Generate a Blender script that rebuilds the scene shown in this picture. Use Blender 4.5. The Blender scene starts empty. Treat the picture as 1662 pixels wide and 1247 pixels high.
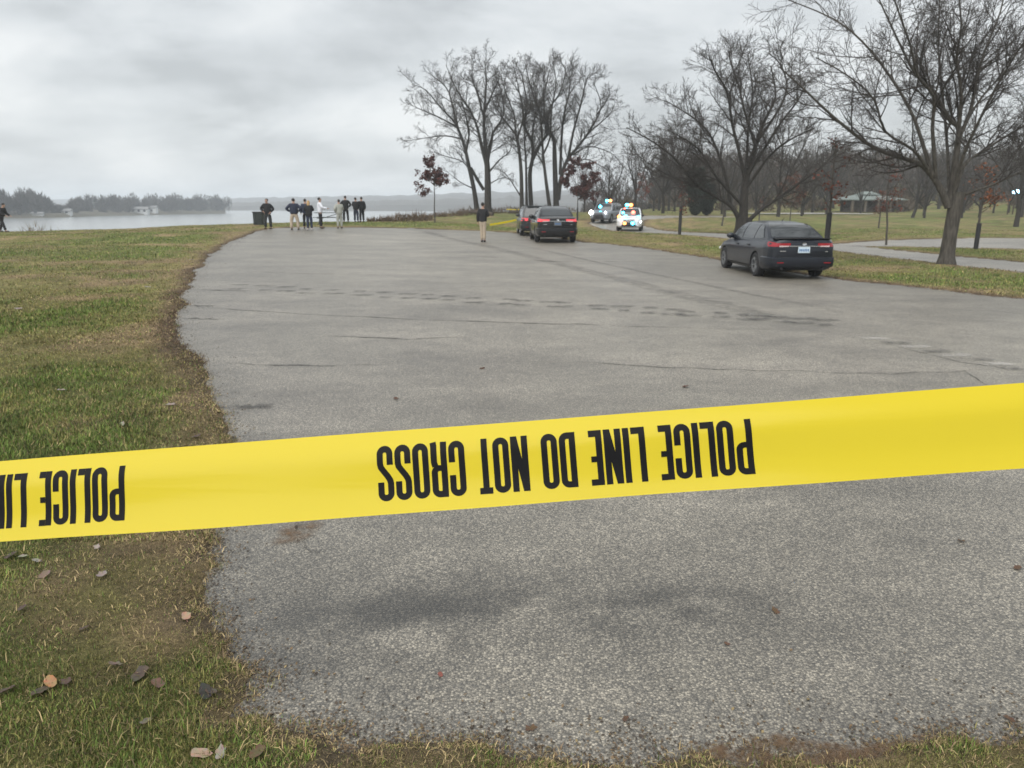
import bpy, bmesh, math, random
import numpy as np
from mathutils import Vector, Matrix
random.seed(7); RNG = np.random.default_rng(7)
sc = bpy.context.scene
COL = sc.collection
# ------------------------------------------------------------------ camera
CAM_H = 1.70; F = 1200.0; W0, H0 = 1662.0, 1247.0; YH = 335.0
TP = (H0/2 - YH)/F; PITCH = math.atan(TP); CP = math.cos(PITCH)
cam_d = bpy.data.cameras.new('camera'); cam = bpy.data.objects.new('camera', cam_d); COL.objects.link(cam)
cam.location = (0, 0, CAM_H); cam.rotation_euler = (math.pi/2 - PITCH, 0, 0)
cam_d.sensor_width = 36; cam_d.lens = 36*F/W0; cam_d.clip_start = 0.05; cam_d.clip_end = 9000
cam_d.dof.use_dof = True; cam_d.dof.focus_distance = 0.98; cam_d.dof.aperture_fstop = 17.0
sc.camera = cam
# ------------------------------------------------------------------ sky and sun
SUN_EL, SUN_AZ = math.radians(50), math.radians(-150)      # azimuth from +Y, negative = to the left
world = bpy.data.worlds.new('World'); sc.world = world; world.use_nodes = True
def build_world():
    nt = world.node_tree; n = nt.nodes; l = nt.links; n.clear()
    out = n.new('ShaderNodeOutputWorld'); bg = n.new('ShaderNodeBackground'); bg.inputs[1].default_value = 0.1
    sky = n.new('ShaderNodeTexSky'); sky.sky_type = 'NISHITA'; sky.sun_disc = False
    sky.sun_elevation = SUN_EL; sky.sun_rotation = SUN_AZ; sky.air_density = 1.0; sky.dust_density = 3.0
    tc = n.new('ShaderNodeTexCoord'); sep = n.new('ShaderNodeSeparateXYZ'); l.new(tc.outputs['Generated'], sep.inputs[0])
    def m(op, a, b=None):
        q = n.new('ShaderNodeMath'); q.operation = op
        for i, v in enumerate((a, b)):
            if v is None: continue
            if isinstance(v, (int, float)): q.inputs[i].default_value = v
            else: l.new(v, q.inputs[i])
        return q.outputs[0]
    zz = m('ADD', m('MAXIMUM', sep.outputs[2], 0.0), 0.34)
    cx = m('DIVIDE', sep.outputs[0], zz); cy = m('DIVIDE', sep.outputs[1], zz)
    comb = n.new('ShaderNodeCombineXYZ'); l.new(cx, comb.inputs[0]); l.new(cy, comb.inputs[1])
    n1 = n.new('ShaderNodeTexNoise'); n1.inputs['Scale'].default_value = 2.5; n1.inputs['Detail'].default_value = 6; n1.inputs['Roughness'].default_value = 0.56
    n1.inputs['Distortion'].default_value = 0.2
    mp = n.new('ShaderNodeMapping'); mp.inputs['Location'].default_value = (3.1, 0.4, 0); mp.inputs['Scale'].default_value = (0.75, 1.0, 1)
    l.new(comb.outputs[0], mp.inputs[0]); l.new(mp.outputs[0], n1.inputs['Vector'])
    r = n.new('ShaderNodeValToRGB'); l.new(n1.outputs[0], r.inputs[0])
    e = r.color_ramp.elements; e[0].position = 0.34; e[0].color = (2.9, 3.02, 3.08, 1); e[1].position = 0.67; e[1].color = (4.75, 4.85, 4.85, 1)
    k = e.new(0.5); k.color = (3.85, 4.0, 4.07, 1)
    mix = n.new('ShaderNodeMix'); mix.data_type = 'RGBA'; mix.inputs[0].default_value = 0.93
    l.new(sky.outputs[0], mix.inputs[6]); l.new(r.outputs[0], mix.inputs[7])
    l.new(mix.outputs[2], bg.inputs[0]); l.new(bg.outputs[0], out.inputs[0])
build_world()
sun_d = bpy.data.lights.new('sun', 'SUN'); sun_d.energy = 1.5; sun_d.angle = math.radians(70); sun_d.color = (1.0, 0.97, 0.93)
sun = bpy.data.objects.new('sun', sun_d); COL.objects.link(sun)
sd_ = Vector((math.sin(SUN_AZ)*math.cos(SUN_EL), math.cos(SUN_AZ)*math.cos(SUN_EL), math.sin(SUN_EL)))
sun.rotation_euler = (-sd_).to_track_quat('-Z', 'Y').to_euler()
sc.view_settings.view_transform = 'Standard'; sc.view_settings.look = 'None'; sc.view_settings.exposure = 0.98; sc.view_settings.gamma = 1.0
sc.cycles.volume_bounces = 2; sc.cycles.max_bounces = 8; sc.cycles.transparent_max_bounces = 12
try: sc.cycles.use_denoising = True
except Exception: pass
# ------------------------------------------------------------------ helpers
def ray(px, py):
    u = (px - W0/2)/F; v = (py - H0/2)/F
    g = CP*(1 - v*TP)                       # forward
    return u/g, (TP + v)/(1 - v*TP)          # X per metre forward, drop per metre forward
def at_d(px, py, d):
    a, s = ray(px, py); return Vector((a*d, d, CAM_H - s*d))
def link(o): COL.objects.link(o); return o
def newmesh(name, verts, faces, mat=None, parent=None, smooth=True, sharp=None):
    me = bpy.data.meshes.new(name); me.from_pydata([tuple(v) for v in verts], [], [tuple(f) for f in faces])
    if smooth: me.polygons.foreach_set('use_smooth', [True]*len(me.polygons))
    if sharp: me.set_sharp_from_angle(angle=math.radians(sharp))
    if mat: me.materials.append(mat)
    o = bpy.data.objects.new(name, me); link(o)
    if parent: o.parent = parent
    return o
def bulk(name, V, faces_n, loops, mat, cols=None, smooth=False):
    """fast mesh from numpy: V (n,3), all faces with faces_n corners, loops flat"""
    me = bpy.data.meshes.new(name); nf = len(loops)//faces_n
    me.vertices.add(len(V)); me.vertices.foreach_set('co', np.asarray(V, np.float32).ravel())
    me.loops.add(len(loops)); me.loops.foreach_set('vertex_index', np.asarray(loops, np.int32))
    me.polygons.add(nf); me.polygons.foreach_set('loop_start', np.arange(0, len(loops), faces_n, dtype=np.int32))
    if smooth: me.polygons.foreach_set('use_smooth', np.ones(nf, bool))
    me.update(calc_edges=True)
    if cols is not None:
        a = me.color_attributes.new('tint', 'FLOAT_COLOR', 'POINT')
        c = np.ones((len(V), 4), np.float32); c[:, :3] = cols; a.data.foreach_set('color', c.ravel())
    me.materials.append(mat)
    o = bpy.data.objects.new(name, me); link(o); return o
def empty(name, loc=(0, 0, 0), rz=0.0):
    o = bpy.data.objects.new(name, None); o.empty_display_size = 0.2; link(o); o.location = loc; o.rotation_euler = (0, 0, rz); return o
def tag(o, label=None, cat=None, group=None, kind=None):
    if label: o['label'] = label
    if cat: o['category'] = cat
    if group: o['group'] = group
    if kind: o['kind'] = kind
    return o
class MB:
    def __init__(s): s.v = []; s.f = []
    def add(s, v, f):
        b = len(s.v); s.v += [Vector(p) for p in v]; s.f += [tuple(b+i for i in q) for q in f]; return s
    def box(s, c, d, rz=0.0, ry=0.0, rx=0.0, taper=1.0):
        R = Matrix.Rotation(rz, 3, 'Z') @ Matrix.Rotation(ry, 3, 'Y') @ Matrix.Rotation(rx, 3, 'X'); vs = []
        for z in (-1, 1):
            t = taper if z > 0 else 1.0
            for x, y in ((-1, -1), (1, -1), (1, 1), (-1, 1)):
                vs.append(R @ Vector((x*d[0]/2*t, y*d[1]/2*t, z*d[2]/2)) + Vector(c))
        return s.add(vs, [(3, 2, 1, 0), (4, 5, 6, 7), (0, 1, 5, 4), (1, 2, 6, 5), (2, 3, 7, 6), (3, 0, 4, 7)])
    def tube(s, pts, rad, n=8, cap=True):
        pts = [Vector(p) for p in pts]; rad = rad if hasattr(rad, '__len__') else [rad]*len(pts); rings = []
        ref = Vector((0.31, 0.87, 0.38))
        for i, p in enumerate(pts):
            d = (pts[min(i+1, len(pts)-1)] - pts[max(i-1, 0)]).normalized()
            a = d.cross(ref)
            if a.length < 1e-3: a = d.cross(Vector((1, 0, 0)))
            a.normalize(); b = d.cross(a)
            rings.append([p + (a*math.cos(2*math.pi*k/n) + b*math.sin(2*math.pi*k/n))*rad[i] for k in range(n)])
        v = [q for r in rings for q in r]; f = []
        for i in range(len(pts)-1):
            for k in range(n): f.append((i*n+k, i*n+(k+1) % n, (i+1)*n+(k+1) % n, (i+1)*n+k))
        if cap: f.append(tuple(range(n-1, -1, -1))); f.append(tuple((len(pts)-1)*n+k for k in range(n)))
        return s.add(v, f)
    def ball(s, c, r, nu=10, nv=7):
        r = r if hasattr(r, '__len__') else (r, r, r); v = []; f = []
        for j in range(nv+1):
            th = math.pi*j/nv
            for i in range(nu):
                ph = 2*math.pi*i/nu; v.append((c[0]+r[0]*math.sin(th)*math.cos(ph), c[1]+r[1]*math.sin(th)*math.sin(ph), c[2]+r[2]*math.cos(th)))
        for j in range(nv):
            for i in range(nu): f.append((j*nu+i, (j+1)*nu+i, (j+1)*nu+(i+1) % nu, j*nu+(i+1) % nu))
        return s.add(v, f)
    def lathe_x(s, prof, n=24, x0=0.0, c=(0, 0, 0)):      # prof: (x, r) revolved about the X axis
        v = []; f = []
        for (x, r) in prof:
            for k in range(n): v.append((c[0]+x0+x, c[1]+r*math.cos(2*math.pi*k/n), c[2]+r*math.sin(2*math.pi*k/n)))
        for i in range(len(prof)-1):
            for k in range(n): f.append((i*n+k, i*n+(k+1) % n, (i+1)*n+(k+1) % n, (i+1)*n+k))
        return s.add(v, f)
    def build(s, name, mat, parent=None, smooth=True, sharp=35): return newmesh(name, s.v, s.f, mat, parent, smooth, sharp)
# ------------------------------------------------------------------ materials
def mat_new(name):
    m = bpy.data.materials.new(name); m.use_nodes = True; nt = m.node_tree; return m, nt, nt.nodes['Principled BSDF']
def plain(name, col, rough=0.6, metal=0.0, coat=0.0, var=0.15, scale=12.0, spec=0.5, bump=0.0):
    m, nt, b = mat_new(name); n = nt.nodes; l = nt.links
    tc = n.new('ShaderNodeTexCoord'); nz = n.new('ShaderNodeTexNoise'); nz.inputs['Scale'].default_value = scale; nz.inputs['Detail'].default_value = 4
    l.new(tc.outputs['Object'], nz.inputs['Vector'])
    mx = n.new('ShaderNodeMix'); mx.data_type = 'RGBA'; l.new(nz.outputs[0], mx.inputs[0])
    mx.inputs[6].default_value = (*[c*(1-var) for c in col], 1); mx.inputs[7].default_value = (*[min(1, c*(1+var)) for c in col], 1)
    l.new(mx.outputs[2], b.inputs['Base Color'])
    b.inputs['Roughness'].default_value = rough; b.inputs['Metallic'].default_value = metal; b.inputs['Coat Weight'].default_value = coat
    b.inputs['Coat Roughness'].default_value = 0.08; b.inputs['Specular IOR Level'].default_value = spec
    if bump > 0:
        bp = n.new('ShaderNodeBump'); bp.inputs['Strength'].default_value = bump; bp.inputs['Distance'].default_value = 0.02
        l.new(nz.outputs[0], bp.inputs['Height']); l.new(bp.outputs[0], b.inputs['Normal'])
    return m
def glow(name, col, strength):
    m, nt, b = mat_new(name); b.inputs['Base Color'].default_value = (*[min(1, c) for c in col], 1)
    b.inputs['Emission Color'].default_value = (*col, 1); b.inputs['Emission Strength'].default_value = strength; b.inputs['Roughness'].default_value = 0.2
    return m
def tinted(name, rough=0.8, var=0.25, scale=40.0, bump=0.0, trans=0.0):
    """colour from the mesh's own 'tint' attribute, varied by noise"""
    m, nt, b = mat_new(name); n = nt.nodes; l = nt.links
    at = n.new('ShaderNodeAttribute'); at.attribute_name = 'tint'
    tc = n.new('ShaderNodeTexCoord'); nz = n.new('ShaderNodeTexNoise'); nz.inputs['Scale'].default_value = scale; nz.inputs['Detail'].default_value = 6; nz.inputs['Roughness'].default_value = 0.7
    l.new(tc.outputs['Object'], nz.inputs['Vector'])
    mr = n.new('ShaderNodeMapRange'); mr.inputs[1].default_value = 0.25; mr.inputs[2].default_value = 0.75; mr.inputs[3].default_value = 1-var; mr.inputs[4].default_value = 1+var
    l.new(nz.outputs[0], mr.inputs[0])
    if bump > 0.5:
        n2 = n.new('ShaderNodeTexNoise'); n2.inputs['Scale'].default_value = scale*7; n2.inputs['Detail'].default_value = 3; l.new(tc.outputs['Object'], n2.inputs['Vector'])
        m2 = n.new('ShaderNodeMapRange'); m2.inputs[1].default_value = 0.3; m2.inputs[2].default_value = 0.7; m2.inputs[3].default_value = 0.45; m2.inputs[4].default_value = 1.6; l.new(n2.outputs[0], m2.inputs[0])
        mm = n.new('ShaderNodeMath'); mm.operation = 'MULTIPLY'; l.new(mr.outputs[0], mm.inputs[0]); l.new(m2.outputs[0], mm.inputs[1]); mr = mm
    mx = n.new('ShaderNodeVectorMath'); mx.operation = 'SCALE'; l.new(at.outputs['Color'], mx.inputs[0]); l.new(mr.outputs[0], mx.inputs['Scale'])
    l.new(mx.outputs[0], b.inputs['Base Color']); b.inputs['Roughness'].default_value = rough; b.inputs['Specular IOR Level'].default_value = 0.25
    if bump > 0:
        bp = n.new('ShaderNodeBump'); bp.inputs['Strength'].default_value = bump; bp.inputs['Distance'].default_value = 0.03
        l.new(nz.outputs[0], bp.inputs['Height']); l.new(bp.outputs[0], b.inputs['Normal'])
    return m
def asphalt(name, tone=1.0, stone=120.0):
    m, nt, b = mat_new(name); n = nt.nodes; l = nt.links
    tc = n.new('ShaderNodeTexCoord')
    def noise(scale, detail=5, rough=0.6, sx=1, sy=1):
        mp = n.new('ShaderNodeMapping'); mp.inputs['Scale'].default_value = (sx, sy, 1); l.new(tc.outputs['Object'], mp.inputs[0])
        z = n.new('ShaderNodeTexNoise'); z.inputs['Scale'].default_value = scale; z.inputs['Detail'].default_value = detail; z.inputs['Roughness'].default_value = rough
        l.new(mp.outputs[0], z.inputs['Vector']); return z.outputs[0]
    def rng(x, a, bb, c, d):
        q = n.new('ShaderNodeMapRange'); l.new(x, q.inputs[0])
        for i, v in enumerate((a, bb, c, d)): q.inputs[i+1].default_value = v
        return q.outputs[0]
    def mul(a, bb):
        q = n.new('ShaderNodeMath'); q.operation = 'MULTIPLY'; l.new(a, q.inputs[0]); l.new(bb, q.inputs[1]); return q.outputs[0]
    vo = n.new('ShaderNodeTexVoronoi'); vo.inputs['Scale'].default_value = stone; vo.inputs['Randomness'].default_value = 1
    wp = n.new('ShaderNodeTexNoise'); wp.inputs['Scale'].default_value = stone*0.9; l.new(tc.outputs['Object'], wp.inputs['Vector'])
    am = n.new('ShaderNodeMix'); am.data_type = 'VECTOR'; am.inputs[0].default_value = 0.008; l.new(tc.outputs['Object'], am.inputs[4]); l.new(wp.outputs[1], am.inputs[5])
    l.new(am.outputs[1], vo.inputs['Vector'])
    sp = n.new('ShaderNodeSeparateColor'); l.new(vo.outputs['Color'], sp.inputs[0])
    stonev = n.new('ShaderNodeValToRGB'); l.new(sp.outputs[0], stonev.inputs[0]); e = stonev.color_ramp.elements
    e[0].position = 0.0; e[0].color = (0.115*tone, 0.108*tone, 0.096*tone, 1); e[1].position = 1.0; e[1].color = (0.46*tone, 0.42*tone, 0.345*tone, 1)
    q = e.new(0.45); q.color = (0.207*tone, 0.190*tone, 0.158*tone, 1); q = e.new(0.8); q.color = (0.307*tone, 0.281*tone, 0.235*tone, 1)
    binder = rng(vo.outputs['Distance'], 0.35, 0.62, 1.0, 0.42)
    big = mul(rng(noise(0.55, 6, 0.62, 0.7, 1.25), 0.3, 0.72, 0.62, 1.22), rng(noise(3.1, 5, 0.6), 0.3, 0.7, 0.82, 1.12))
    big = mul(big, rng(noise(0.12, 3, 0.5, 0.5, 1.5), 0.3, 0.7, 0.92, 1.08))
    at = n.new('ShaderNodeAttribute'); at.attribute_name = 'tint'
    tot = mul(big, binder)
    v1 = n.new('ShaderNodeVectorMath'); v1.operation = 'SCALE'; l.new(stonev.outputs[0], v1.inputs[0]); l.new(tot, v1.inputs['Scale'])
    v2 = n.new('ShaderNodeVectorMath'); v2.operation = 'MULTIPLY'; l.new(v1.outputs[0], v2.inputs[0]); l.new(at.outputs['Color'], v2.inputs[1])
    l.new(v2.outputs[0], b.inputs['Base Color'])
    b.inputs['Roughness'].default_value = 0.45; b.inputs['Specular IOR Level'].default_value = 1.0
    bp = n.new('ShaderNodeBump'); bp.inputs['Strength'].default_value = 0.55; bp.inputs['Distance'].default_value = 0.004; bp.invert = True
    l.new(vo.outputs['Distance'], bp.inputs['Height']); l.new(bp.outputs[0], b.inputs['Normal'])
    return m
def decal(name, col, amount=0.8, scale=9.0, sx=1.0, sy=1.0):
    m, nt, b = mat_new(name); n = nt.nodes; l = nt.links; tc = n.new('ShaderNodeTexCoord')
    mp = n.new('ShaderNodeMapping'); mp.inputs['Scale'].default_value = (sx, sy, 1); l.new(tc.outputs['Object'], mp.inputs[0])
    z = n.new('ShaderNodeTexNoise'); z.inputs['Scale'].default_value = scale; z.inputs['Detail'].default_value = 6; z.inputs['Roughness'].default_value = 0.7; l.new(mp.outputs[0], z.inputs['Vector'])
    mr = n.new('ShaderNodeMapRange'); mr.inputs[1].default_value = 0.36; mr.inputs[2].default_value = 0.66; mr.inputs[3].default_value = 0; mr.inputs[4].default_value = amount; l.new(z.outputs[0], mr.inputs[0])
    at = n.new('ShaderNodeAttribute'); at.attribute_name = 'tint'; q = n.new('ShaderNodeMath'); q.operation = 'MULTIPLY'
    l.new(mr.outputs[0], q.inputs[0]); l.new(at.outputs['Fac'], q.inputs[1]); l.new(q.outputs[0], b.inputs['Alpha'])
    b.inputs['Base Color'].default_value = (*col, 1); b.inputs['Roughness'].default_value = 0.7; return m
def bark(name, a, bcol, scale=6.0):
    m, nt, b = mat_new(name); n = nt.nodes; l = nt.links; tc = n.new('ShaderNodeTexCoord')
    mp = n.new('ShaderNodeMapping'); mp.inputs['Scale'].default_value = (3, 3, 0.5); l.new(tc.outputs['Object'], mp.inputs[0])
    z = n.new('ShaderNodeTexNoise'); z.inputs['Scale'].default_value = scale; z.inputs['Detail'].default_value = 6; l.new(mp.outputs[0], z.inputs['Vector'])
    r = n.new('ShaderNodeValToRGB'); l.new(z.outputs[0], r.inputs[0]); r.color_ramp.elements[0].position = 0.3; r.color_ramp.elements[1].position = 0.7
    r.color_ramp.elements[0].color = (*a, 1); r.color_ramp.elements[1].color = (*bcol, 1); l.new(r.outputs[0], b.inputs['Base Color']); b.inputs['Roughness'].default_value = 0.9
    b.inputs['Specular IOR Level'].default_value = 0.2
    bp = n.new('ShaderNodeBump'); bp.inputs['Strength'].default_value = 0.7; bp.inputs['Distance'].default_value = 0.03; l.new(z.outputs[0], bp.inputs['Height']); l.new(bp.outputs[0], b.inputs['Normal'])
    return m
M = {}
M['ground'] = tinted('turf_soil', 0.95, 0.6, 28.0, 0.9)
M['blade'] = tinted('grass_blade', 0.65, 0.2, 20.0)
M['asphalt'] = asphalt('weathered_asphalt', 1.22)
M['road'] = asphalt('pale_road_asphalt', 1.55)
M['bark'] = bark('grey_bark', (0.045, 0.041, 0.036), (0.115, 0.105, 0.09))
M['bark_dark'] = bark('dark_bark', (0.022, 0.02, 0.018), (0.06, 0.054, 0.047))
M['twig'] = plain('twig_bark', (0.045, 0.038, 0.033), 0.9, var=0.3)
M['twig_far'] = plain('far_twig_bark', (0.055, 0.045, 0.038), 0.9, var=0.3)
M['redleaf'] = tinted('dry_red_leaf', 0.7, 0.3, 30)
M['leaf'] = tinted('fallen_leaf', 0.6, 0.35, 60, 0.2)
M['tape'] = None
M['black'] = plain('black_print', (0.006, 0.006, 0.007), 0.55, var=0.1, spec=0.15)
M['water'] = None
def tape_mat():
    m, nt, b = mat_new('yellow_plastic_film'); b.inputs['Base Color'].default_value = (0.93, 0.74, 0.04, 1); b.inputs['Roughness'].default_value = 0.22
    b.inputs['Specular IOR Level'].default_value = 0.4
    n = nt.nodes; l = nt.links; tr = n.new('ShaderNodeBsdfTranslucent'); tr.inputs[0].default_value = (0.9, 0.74, 0.03, 1)
    tc = n.new('ShaderNodeTexCoord'); mp = n.new('ShaderNodeMapping'); mp.inputs['Scale'].default_value = (2, 40, 60); l.new(tc.outputs['Object'], mp.inputs[0])
    z = n.new('ShaderNodeTexNoise'); z.inputs['Scale'].default_value = 1.5; z.inputs['Detail'].default_value = 3; l.new(mp.outputs[0], z.inputs['Vector'])
    bp = n.new('ShaderNodeBump'); bp.inputs['Strength'].default_value = 0.12; bp.inputs['Distance'].default_value = 0.002; l.new(z.outputs[0], bp.inputs['Height']); l.new(bp.outputs[0], b.inputs['Normal'])
    mx = n.new('ShaderNodeMixShader'); mx.inputs[0].default_value = 0.46; l.new(b.outputs[0], mx.inputs[1]); l.new(tr.outputs[0], mx.inputs[2]); l.new(mx.outputs[0], n['Material Output'].inputs[0])
    return m
M['tape'] = tape_mat()
def water_mat():
    m, nt, b = mat_new('river_water'); b.inputs['Base Color'].default_value = (0.30, 0.32, 0.32, 1); b.inputs['Roughness'].default_value = 0.18; b.inputs['IOR'].default_value = 1.33
    n = nt.nodes; l = nt.links; tc = n.new('ShaderNodeTexCoord'); mp = n.new('ShaderNodeMapping'); mp.inputs['Scale'].default_value = (0.5, 1.2, 1); l.new(tc.outputs['Object'], mp.inputs[0])
    z = n.new('ShaderNodeTexNoise'); z.inputs['Scale'].default_value = 0.8; z.inputs['Detail'].default_value = 5; l.new(mp.outputs[0], z.inputs['Vector'])
    bp = n.new('ShaderNodeBump'); bp.inputs['Strength'].default_value = 0.06; bp.inputs['Distance'].default_value = 0.1; l.new(z.outputs[0], bp.inputs['Height']); l.new(bp.outputs[0], b.inputs['Normal']); return m
M['water'] = water_mat()
# ------------------------------------------------------------------ numpy noise / geometry
_tab = RNG.random((256, 256))
def vnoise(x, y):
    xi = np.floor(x).astype(int); yi = np.floor(y).astype(int); fx = x - xi; fy = y - yi
    fx = fx*fx*(3-2*fx); fy = fy*fy*(3-2*fy); g = lambda a, b: _tab[a & 255, b & 255]
    return (g(xi, yi)*(1-fx)+g(xi+1, yi)*fx)*(1-fy) + (g(xi, yi+1)*(1-fx)+g(xi+1, yi+1)*fx)*fy
def fbm(x, y, s, o=4):
    r = 0; a = 0.5; t = 0
    for i in range(o): r = r + a*vnoise(x*s+17.3*i, y*s+9.1*i); t += a; a *= 0.5; s *= 2.03
    return r/t
def sstep(a, b, x): t = np.clip((x-a)/(b-a), 0, 1); return t*t*(3-2*t)
def polysd(P, x, y):
    """signed distance to polygon, negative inside"""
    x = np.asarray(x, float); y = np.asarray(y, float); d = np.full(x.shape, 1e18); ins = np.zeros(x.shape, bool); n = len(P)
    for i in range(n):
        ax, ay = P[i]; bx, by = P[(i+1) % n]; ex, ey = bx-ax, by-ay
        t = np.clip(((x-ax)*ex+(y-ay)*ey)/(ex*ex+ey*ey+1e-12), 0, 1)
        d = np.minimum(d, (x-ax-t*ex)**2+(y-ay-t*ey)**2)
        c = ((ay > y) != (by > y))
        with np.errstate(divide='ignore', invalid='ignore'): xc = (bx-ax)*(y-ay)/(by-ay+1e-18)+ax
        ins ^= c & (x < xc)
    d = np.sqrt(d); return np.where(ins, -d, d)
# ------------------------------------------------------------------ terrain
ctrl = [(0, 0, 0), (-3, 2, 0), (3, 2, 0), (-5, 8, 0.02), (5, 8, -0.02), (-15, 12, 0.06), (0, 15, 0), (12, 6, -0.05), (-30, 5, 0.1), (30, 5, -0.1), (0, -20, 0), (-40, -10, 0.2), (40, -10, 0), (9.5, 13.6, -0.06)]
for px, py, d in [(1278, 449, 20), (785, 393.5, 35.6), (480, 373, 44), (8, 377, 46), (250, 367.5, 55), (575, 361, 54), (640, 361, 62), (790, 347, 85), (900, 347, 85), (705, 362, 60),
                  (1023, 376, 56), (985, 366, 66), (1545, 430, 25), (1662, 434, 24), (1208, 380, 48), (1500, 395, 41), (1400, 366, 68), (1400, 345, 125), (1600, 328, 150), (1100, 347, 105), (1000, 344, 120), (1662, 370, 70)]:
    p = at_d(px, py, d); ctrl.append((p.x, p.y, p.z))
ctrl += [(1.7, 35, 0.10), (1.4, 42, 0.10), (250, 160, 4), (200, 40, 1.0), (-150, 30, 0.4), (60, 260, 3.5), (-60, 120, 0.5)]
CT = np.array(ctrl)
def _phi(r): return np.sqrt(r*r + 36.0)
_A = _phi(np.hypot(CT[:, None, 0]-CT[None, :, 0], CT[:, None, 1]-CT[None, :, 1])) + 0.0*np.eye(len(CT))
_A2 = np.block([[_A - 0.15*np.eye(len(CT)), np.ones((len(CT), 1))], [np.ones((1, len(CT))), np.zeros((1, 1))]])
_Wt = np.linalg.solve(_A2, np.append(CT[:, 2], 0))
SHORE = [(-900, -60), (-120, 12), (-60, 30), (-31, 47), (-20, 57), (-11, 65), (-9, 78), (-4, 94), (10, 112), (30, 150), (70, 320), (300, 900), (2500, 900), (2500, -900), (-900, -900)]
WATER_Z = -3.3
def base_z(x, y):
    x = np.asarray(x, float); y = np.asarray(y, float); z = np.full(x.shape, _Wt[-1])
    for i in range(len(CT)): z = z + _Wt[i]*_phi(np.hypot(x-CT[i, 0], y-CT[i, 1]))
    z = np.clip(z, -0.6, 4.5)
    hill = 15*sstep(170, 430, y)*sstep(-0.02, 0.25, x/np.maximum(y, 1)); z = z + hill
    s = polysd(SHORE, x, y); return z*(1-sstep(0.3, 9, s)) + (-5.0)*sstep(0.3, 9, s)
def bz(x, y): return float(base_z(np.array([x]), np.array([y]))[0])
def at(px, py):
    """where the pixel's ray meets the ground"""
    a, s = ray(px, py); d = np.concatenate([np.linspace(1, 60, 1200), np.linspace(60.1, 500, 1500)])
    h = CAM_H - s*d - base_z(a*d, d); i = np.argmax(h < 0) if (h < 0).any() else len(d)-1
    return Vector((a*d[i], d[i], bz(a*d[i], d[i])))
def on(px, d):
    """on the ground at a given distance, below pixel column px"""
    a, _ = ray(px, 360); return Vector((a*d, d, bz(a*d, d)))
def P2(px, py): v = at(px, py); return (v.x, v.y)
LOT = [(-0.35, 2.05), P2(405, 1180), P2(420, 1110), P2(330, 1040), P2(325, 920), P2(352, 850), P2(372, 720), P2(372, 690), P2(330, 640), P2(345, 600), P2(287, 560), P2(290, 510), P2(302, 470), P2(320, 440), P2(352, 405), P2(385, 388), P2(425, 373), P2(470, 369.5), P2(560, 369.5), P2(700, 372), P2(840, 378),
       P2(900, 385), P2(935, 393), P2(1010, 399), P2(1090, 410), P2(1180, 424), P2(1345, 453), P2(1500, 468), P2(1662, 488), (14.5, 11.0), (15, 6), (9, 2.6), (4.2, 2.30), (2.0, 2.12), (1.0, 2.02), (0.35, 1.95)]
def smooth_poly(P, it=1):
    for _ in range(it):
        Q = []
        for i in range(len(P)):
            a = P[i]; b = P[(i+1) % len(P)]; Q += [(0.75*a[0]+0.25*b[0], 0.75*a[1]+0.25*b[1]), (0.25*a[0]+0.75*b[0], 0.25*a[1]+0.75*b[1])]
        P = Q
    return P
LOT = smooth_poly(LOT)
def ribbon_poly(C, w):
    L, R = [], []
    for i, (x, y) in enumerate(C):
        a = C[max(i-1, 0)]; b = C[min(i+1, len(C)-1)]; dx, dy = b[0]-a[0], b[1]-a[1]; q = math.hypot(dx, dy); ww = w[i] if hasattr(w, '__len__') else w
        L.append((x-dy/q*ww/2, y+dx/q*ww/2)); R.append((x+dy/q*ww/2, y-dx/q*ww/2))
    return L + R[::-1]
def on2(px, d): v = on(px, d); return (v.x, v.y)
ROADC = [(20, 5), (17.6, 14), (16.9, 20), (16.3, 26), (15.0, 34), (12.9, 43), (10.6, 52), (9.3, 60), (9.2, 68), (11.5, 77), (17, 84), (26, 90)]
ROAD = ribbon_poly(ROADC, [3.3, 3.3, 3.2, 3.2, 3.2, 3.4, 3.8, 4.2, 4.4, 4.2, 4, 4])
PARK = smooth_poly([P2(1345, 398), P2(1420, 391), P2(1520, 387.5), P2(1662, 386.5), (48, 41), (48, 30), (30, 29.5), P2(1662, 404), P2(1500, 401), P2(1400, 400)])
def lawn_sd(x, y):
    s = np.minimum(polysd(LOT, x, y), np.minimum(polysd(ROAD, x, y), polysd(PARK, x, y)))
    amp = np.clip(0.10 + 0.012*np.hypot(x, y), 0.1, 0.4)
    return s + amp*(fbm(x, y, 1.1, 3)-0.5)*1.3 + 0.20*(fbm(x, y, 7.0, 4)-0.5)*(1-0.75*sstep(4, 9, np.hypot(x, y)))
def lawn_z(x, y, s=None):
    if s is None: s = lawn_sd(x, y)
    d = np.hypot(x, y); lump = 0.05*(fbm(x, y, 1.1, 4)-0.5)*sstep(0, 0.6, s) + 0.22*(fbm(x, y, 0.16, 3)-0.5)*sstep(0.5, 4, s)*sstep(3, 12, d)
    return base_z(x, y) + np.clip(s*0.35, -0.07, 0.022) + lump
GREEN = np.array([0.085, 0.125, 0.026]); OLIVE = np.array([0.165, 0.150, 0.055]); STRAW = np.array([0.32, 0.245, 0.125]); BROWN = np.array([0.15, 0.105, 0.062]); SOIL = np.array([0.055, 0.043, 0.033])
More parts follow.
